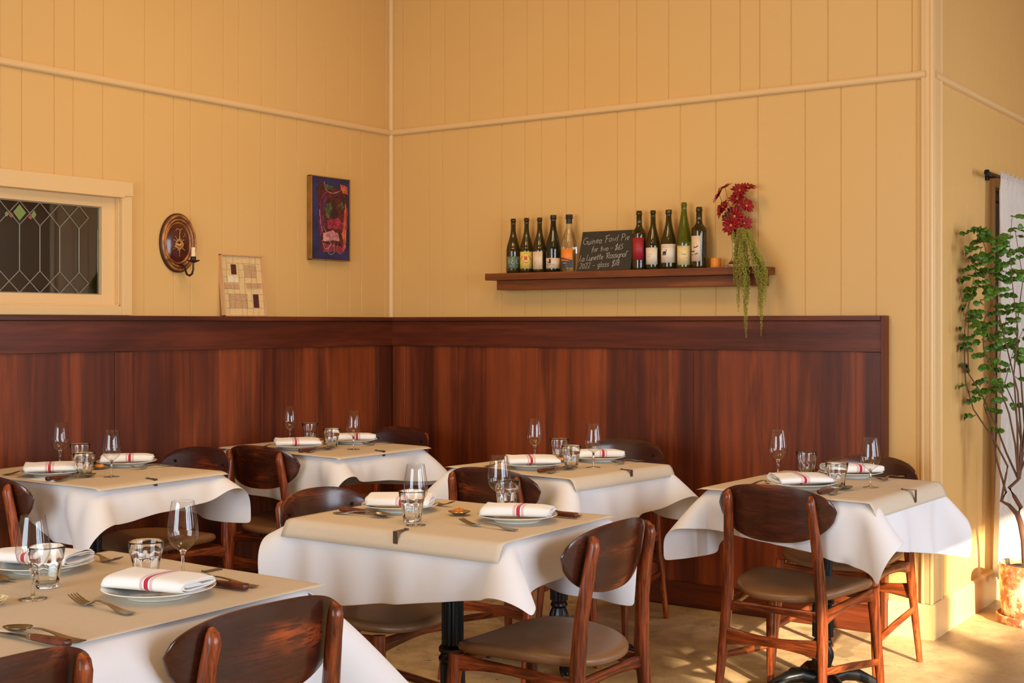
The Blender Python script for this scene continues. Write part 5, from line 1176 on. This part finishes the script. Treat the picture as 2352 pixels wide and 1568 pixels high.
cell(.57, .88, .14, .36, 0); cell(.02, .42, .47, .56, 0); cell(.58, .98, .45, .54, 0); cell(.13, .60, .64, .88, 0); cell(.14, .40, .34, .44, 2)
cell(.24, .37, .14, .31, 1, .0010); cell(.74, .88, .64, .87, 1, .0010); q.build('collage_patches', [M['collage2'], M['collage_dark'], M['collage_light']], gf, smooth=False)
q = MB()
def gline(x0, z0, x1, z1): q.ribbon([(-0.0108, -gw + T4 + IW * x0, gh - T4 - IH * z0), (-0.0108, -gw + T4 + IW * x1, gh - T4 - IH * z1)], 0.0009, (1, 0, 0), 0.0, 0)
rnd = random.Random(2)
zs = [0, .11, .24, .35, .45, .55, .65, .76, .88, 1.0]; xs_ = [.13, .29, .43, .57, .72, .86]
for i, z in enumerate(zs[1:-1]):
    o_ = rnd.uniform(-.01, .01)
    for k in range(7):
        if rnd.random() < .85: gline(k / 7, z + o_ + rnd.uniform(-.004, .004), (k + 1) / 7, z + o_ + rnd.uniform(-.004, .004))
for i in range(9):
    for x in xs_:
        if rnd.random() < .85: xx = x + rnd.uniform(-.02, .02); gline(xx, zs[i], xx, zs[i + 1])
q.build('ruled_lines', M['collage_ink'], gf, smooth=False)
# oval sconce
sc_ = tag(empty('wall_sconce', (0.0, -1.518, 1.712)), 'oval painted wooden wall sconce with iron candle arm', 'wall sconce')
def oval(mb, prof, ay=0.105, az=0.137, n=56, mi=0):
    v = []; f = []
    for k_, d in prof:
        for i in range(n):
            a = 2 * PI * i / n; v.append((d, ay * k_ * math.cos(a), az * k_ * math.sin(a)))
    for j in range(len(prof) - 1):
        for i in range(n): f.append((j * n + i, j * n + (i + 1) % n, (j + 1) * n + (i + 1) % n, (j + 1) * n + i))
    mb.add(v, f, mi)
m = Mat('antique_gold_frame', S(168, 104, 48), 0.4, 0.35); M['antique'] = m.color(m.mix(m.ramp(m.noise(m.coord(), 30, 4), [(0.35, BW(0)), (0.65, BW(1))]), S(120, 66, 28), S(196, 130, 66))).m
plain('dark_umber', S(58, 30, 16), 0.45)
q = MB(); oval(q, [(1.0, 0.001), (1.0, 0.010), (0.985, 0.014), (0.955, 0.016)], mi=1); oval(q, [(0.955, 0.016), (0.93, 0.022), (0.90, 0.024), (0.87, 0.021), (0.855, 0.016)], mi=0); oval(q, [(0.855, 0.016), (0.84, 0.014), (0.825, 0.016)], mi=1); oval(q, [(0.825, 0.016), (0.80, 0.020), (0.765, 0.0195), (0.74, 0.013)], mi=0); oval(q, [(0.74, 0.013), (0.725, 0.010), (0.71, 0.012)], mi=1); oval(q, [(0.71, 0.012), (0.695, 0.014), (0.66, 0.011), (0.64, 0.007)], mi=0)
q.build('oval_frame', [M['antique'], M['dark_umber']], sc_, sharp=None)
M['sconce_red'] = Mat('oxblood_lacquer', S(74, 20, 12), 0.22, spec=0.5, Coat_Weight=0.4).m
q = MB(); oval(q, [(0.65, 0.007), (0.55, 0.0095), (0.4, 0.012), (0.2, 0.0135), (0.001, 0.014)]); q.build('lacquer_panel', M['sconce_red'], sc_)
q = MB()
def sp(P, w, mi=0): q.ribbon([(0.0150, y * 1.3, z * 1.25) for y, z in spl(P, 5)], w * 1.5, (1, 0, 0), 0.0004, mi)
sp([(-.016, -.012), (.0, -.022), (.016, -.010), (.012, .004), (-.006, .010), (-.016, -.012)], .0050); sp([(-.010, -.004), (.004, -.008), (.010, .000)], .0060)
for k in range(16):
    a = -0.3 + k * 0.42; c_, s2 = math.cos(a), math.sin(a); l = .018 + .012 * ((k * 7) % 5) / 5; sp([(c_ * .010, s2 * .010 - .004), (c_ * l * .7 - s2 * .003, s2 * l - .004), (c_ * l, s2 * l * 1.15 - .004)], .0014)
sp([(.004, .010), (.002, .030), (.004, .046)], .0022); sp([(-.016, .044), (-.008, .052), (.004, .048), (.014, .054)], .0014)
for P_ in ([(-.030, -.026), (-.014, -.018), (.0, -.026), (.014, -.018), (.028, -.028)], [(.016, .024), (.028, .030), (.022, .038)], [(-.020, .024), (-.010, .018)], [(.0, -.024), (.002, -.050)]): sp(P_, .0010)
q.build('painted_flower_basket', M['gold'], sc_, smooth=False)
M['sconce_iron'] = Mat('brown_iron', S(58, 36, 26), 0.45, 0.5).m
q = MB(); q.sweep(spl3 := [(0.012, 0.004, -0.103), (0.030, 0.004, -0.101), (0.046, 0.004, -0.108), (0.054, 0.004, -0.128), (0.064, 0.004, -0.146), (0.082, 0.004, -0.152), (0.098, 0.004, -0.144), (0.106, 0.004, -0.126), (0.107, 0.004, -0.090)], [0.0035, 0.004, 0.0045, 0.0048, 0.005, 0.005, 0.0048, 0.0045, 0.004], 10)
q.lathe([(0.0, 0.004), (0.012, 0.006), (0.014, 0.012), (0.008, 0.016), (0.0, 0.018)], 12, (0.010, 0.004, -0.113)); q.build('arm', M['sconce_iron'], sc_)
q = MB(); q.lathe([(0.0, -0.094), (0.008, -0.094), (0.022, -0.088), (0.030, -0.083), (0.0295, -0.081), (0.014, -0.086), (0.012, -0.084), (0.0125, -0.068), (0.0135, -0.066), (0.011, -0.065), (0.0, -0.066)], 28, (0.107, 0.004, 0)); q.build('drip_pan', M['sconce_iron'], sc_)
M['ivory_wax'] = Mat('ivory_wax', S(226, 206, 164), 0.5, Subsurface_Weight=0.3, Subsurface_Scale=0.01).m
q = MB(); q.lathe([(0.0, -0.068), (0.0098, -0.068), (0.0096, -0.026), (0.008, -0.023), (0.0, -0.025)], 20, (0.107, 0.004, 0)); cn = q.build('candle', M['ivory_wax'], sc_)
q = MB(); q.sweep([(0.107, 0.004, -0.026), (0.1075, 0.0045, -0.017)], 0.0007, 6); q.build('wick', M['wick'], cn)

# ------------------------------------------------------------------ potted plant by the window
PX, PY = 3.285, 0.575
pt = tag(empty('potted_plant', (PX, PY, 0)), 'tall leafy shrub with thin branches in a weathered terracotta pot by the curtain', 'potted plant')
q = MB(); q.lathe([(0.0, 0.0), (0.150, 0.0), (0.158, 0.012), (0.162, 0.036), (0.156, 0.040), (0.148, 0.030), (0.0, 0.020)], 48); q.build('saucer', M['pot'], pt)
q = MB(); q.lathe([(0.0, 0.03), (0.132, 0.030), (0.138, 0.040), (0.145, 0.12), (0.149, 0.20), (0.150, 0.258), (0.147, 0.266), (0.140, 0.264), (0.137, 0.24), (0.0, 0.235)], 56); q.build('pot', M['pot'], pt)
q = MB(); q.lathe([(0.137, 0.238), (0.10, 0.248), (0.05, 0.252), (0.0, 0.255)], 40); q.build('soil', M['soil'], pt)
rnd = random.Random(11)
def back(px, py, dx=0.0):      # photo pixel -> point near the plane x = PX+dx, relative to the pot
    fx, fy = -0.57503, 0.81813; rx, ry = 0.81813, 0.57503; u = (px - 1176) / 2965.9; vz = -(py - 742) / 2965.9
    dX, dY = fx + rx * u, fy + ry * u; D = (PX - 4.698) * fx + (PY + 5.51) * fy + dx
    return Vector((4.698 + dX * D - PX, -5.51 + dY * D - PY, 1.342 + vz * D))
q = MB(); tr = [back(2356, 1292), back(2352, 1240), back(2344, 1200), back(2336, 1178)]
q.sweep(tr, [.017, .0145, .0135, .0125], 10); q.sweep([back(2336, 1180), back(2318, 1160, .02), (back(2300, 1150, .02)), back(2312, 1128, .02)], [.011, .009, .008, .005], 8)
q.sweep([back(2338, 1180), back(2345, 1165), back(2330, 1140), back(2318, 1120), back(2340, 1100)], [.011, .010, .009, .008, .006], 8); q.build('trunk', M['bark'], pt)
BR = [([(2300, 1150), (2312, 1070), (2283, 1010), (2238, 940), (2206, 840), (2203, 780), (2222, 720), (2240, 620), (2250, 570)], .02),
      ([(2340, 1100), (2310, 1040), (2290, 980), (2250, 900), (2218, 850), (2216, 790), (2226, 700), (2246, 640), (2230, 590)], .06),
      ([(2340, 1100), (2330, 1020), (2318, 950), (2290, 870), (2262, 800), (2258, 740), (2290, 680), (2275, 600), (2262, 560), (2256, 530)], -.05),
      ([(2340, 1100), (2345, 1000), (2335, 900), (2318, 820), (2300, 740), (2276, 640), (2260, 555), (2255, 528)], .0),
      ([(2340, 1100), (2338, 980), (2326, 860), (2340, 760), (2322, 640), (2318, 560), (2322, 500)], -.08),
      ([(2340, 1100), (2352, 980), (2348, 880), (2336, 760), (2346, 640), (2335, 560), (2330, 530)], .08),
      ([(2312, 1128), (2290, 1060), (2275, 980), (2262, 930), (2280, 870), (2300, 800), (2312, 700)], .04),
      ([(2340, 1100), (2360, 960), (2372, 820), (2366, 700), (2372, 600), (2362, 520)], .03),
      ([(2340, 1100), (2380, 1000), (2400, 860), (2410, 720), (2396, 600)], -.04),
      ([(2340, 1100), (2350, 1040), (2330, 930), (2310, 880), (2330, 800), (2352, 760)], .12)]
lv = []; lf = []
def leaf(c, d, up, s):
    d = d.normalized(); sd_ = d.cross(up)
    if sd_.length < 1e-3: sd_ = Vector((1, 0, 0))
    sd_.normalize(); nn_ = sd_.cross(d); n0 = len(lv)
    lv.append(c + nn_ * 0.001); prof_ = [(0.0, .0), (.25, .62), (.6, .92), (.9, .6), (1.06, .0)]
    L_ = [c + d * (s * t) + sd_ * (s * .50 * w_) + nn_ * (0.10 * s * w_) for t, w_ in prof_]; R_ = [c + d * (s * t) - sd_ * (s * .50 * w_) + nn_ * (0.10 * s * w_) for t, w_ in prof_[1:-1]]
    mid = [c + d * (s * t) for t in (.3, .6, .9)]
    lv.extend(L_ + R_ + mid); a = n0 + 1; Lx = [a + i for i in range(5)]; Rx = [Lx[0]] + [a + 5 + i for i in range(3)] + [Lx[4]]; Mx = [Lx[0]] + [a + 8 + i for i in range(3)] + [Lx[4]]
    for i in range(4):
        for X_ in (Lx, Rx):
            q4 = [X_[i], X_[i + 1], Mx[i + 1], Mx[i]]; q4 = list(dict.fromkeys(q4))
            if len(q4) >= 3: lf.append(tuple(q4))
for bi, (P_, dz) in enumerate(BR):
    pts = [back(x, y, dz * min(1, i / 3)) for i, (x, y) in enumerate(P_)]
    pts = [p + Vector((rnd.uniform(-.006, .006), rnd.uniform(-.006, .006), 0)) for p in pts]; Q = []
    for i in range(len(pts) - 1):
        for j in range(5): Q.append(pts[i].lerp(pts[i + 1], j / 5))
    Q.append(pts[-1]); Q = [Vector((max(p.x, RX + 0.03 - PX), p.y, p.z)) for p in Q]; n = len(Q); q = MB(); q.sweep(Q, [max(.0012, .0052 * (1 - i / n)) for i in range(n)], 7); q.build('branch', M['bark'], pt)
    for i in range(n):
        py_ = P_[min(len(P_) - 1, i // 5)][1]
        if py_ > 1010 or i < 6: continue
        dens = 1.0 if py_ < 880 else 0.35
        if rnd.random() > 0.66 * dens: continue
        a = rnd.uniform(0, 2 * PI); d = Vector((math.cos(a), math.sin(a), rnd.uniform(-.25, .2))).normalized(); tw = rnd.uniform(.05, .10); c = Q[i]; nl = rnd.randint(3, 6)
        q2 = [c + d * (tw * t / 4) + Vector((0, 0, -0.012 * (t / 4) ** 2)) for t in range(5)]
        for t in range(1, nl + 1):
            p_ = c + d * (tw * t / nl) + Vector((0, 0, -0.012 * (t / nl) ** 2))
            for sgn in (-1, 1):
                dd_ = (d * .5 + d.cross(Vector((0, 0, 1))) * sgn + Vector((0, 0, rnd.uniform(-.3, .25)))).normalized(); leaf(p_, dd_, Vector((rnd.uniform(-.2, .9), rnd.uniform(-1.3, -.3), rnd.uniform(.0, 1.0))), rnd.uniform(.022, .034))
        leaf(q2[-1], d, Vector((.4, -.9, .6)), rnd.uniform(.026, .036))
        n0 = len(lv)
lv = [Vector((max(p.x, RX + 0.016 - PX), p.y, p.z)) for p in lv]
fo = new_obj('foliage', lv, lf, M['leaf'], pt); solidify(fo, 0.0005)
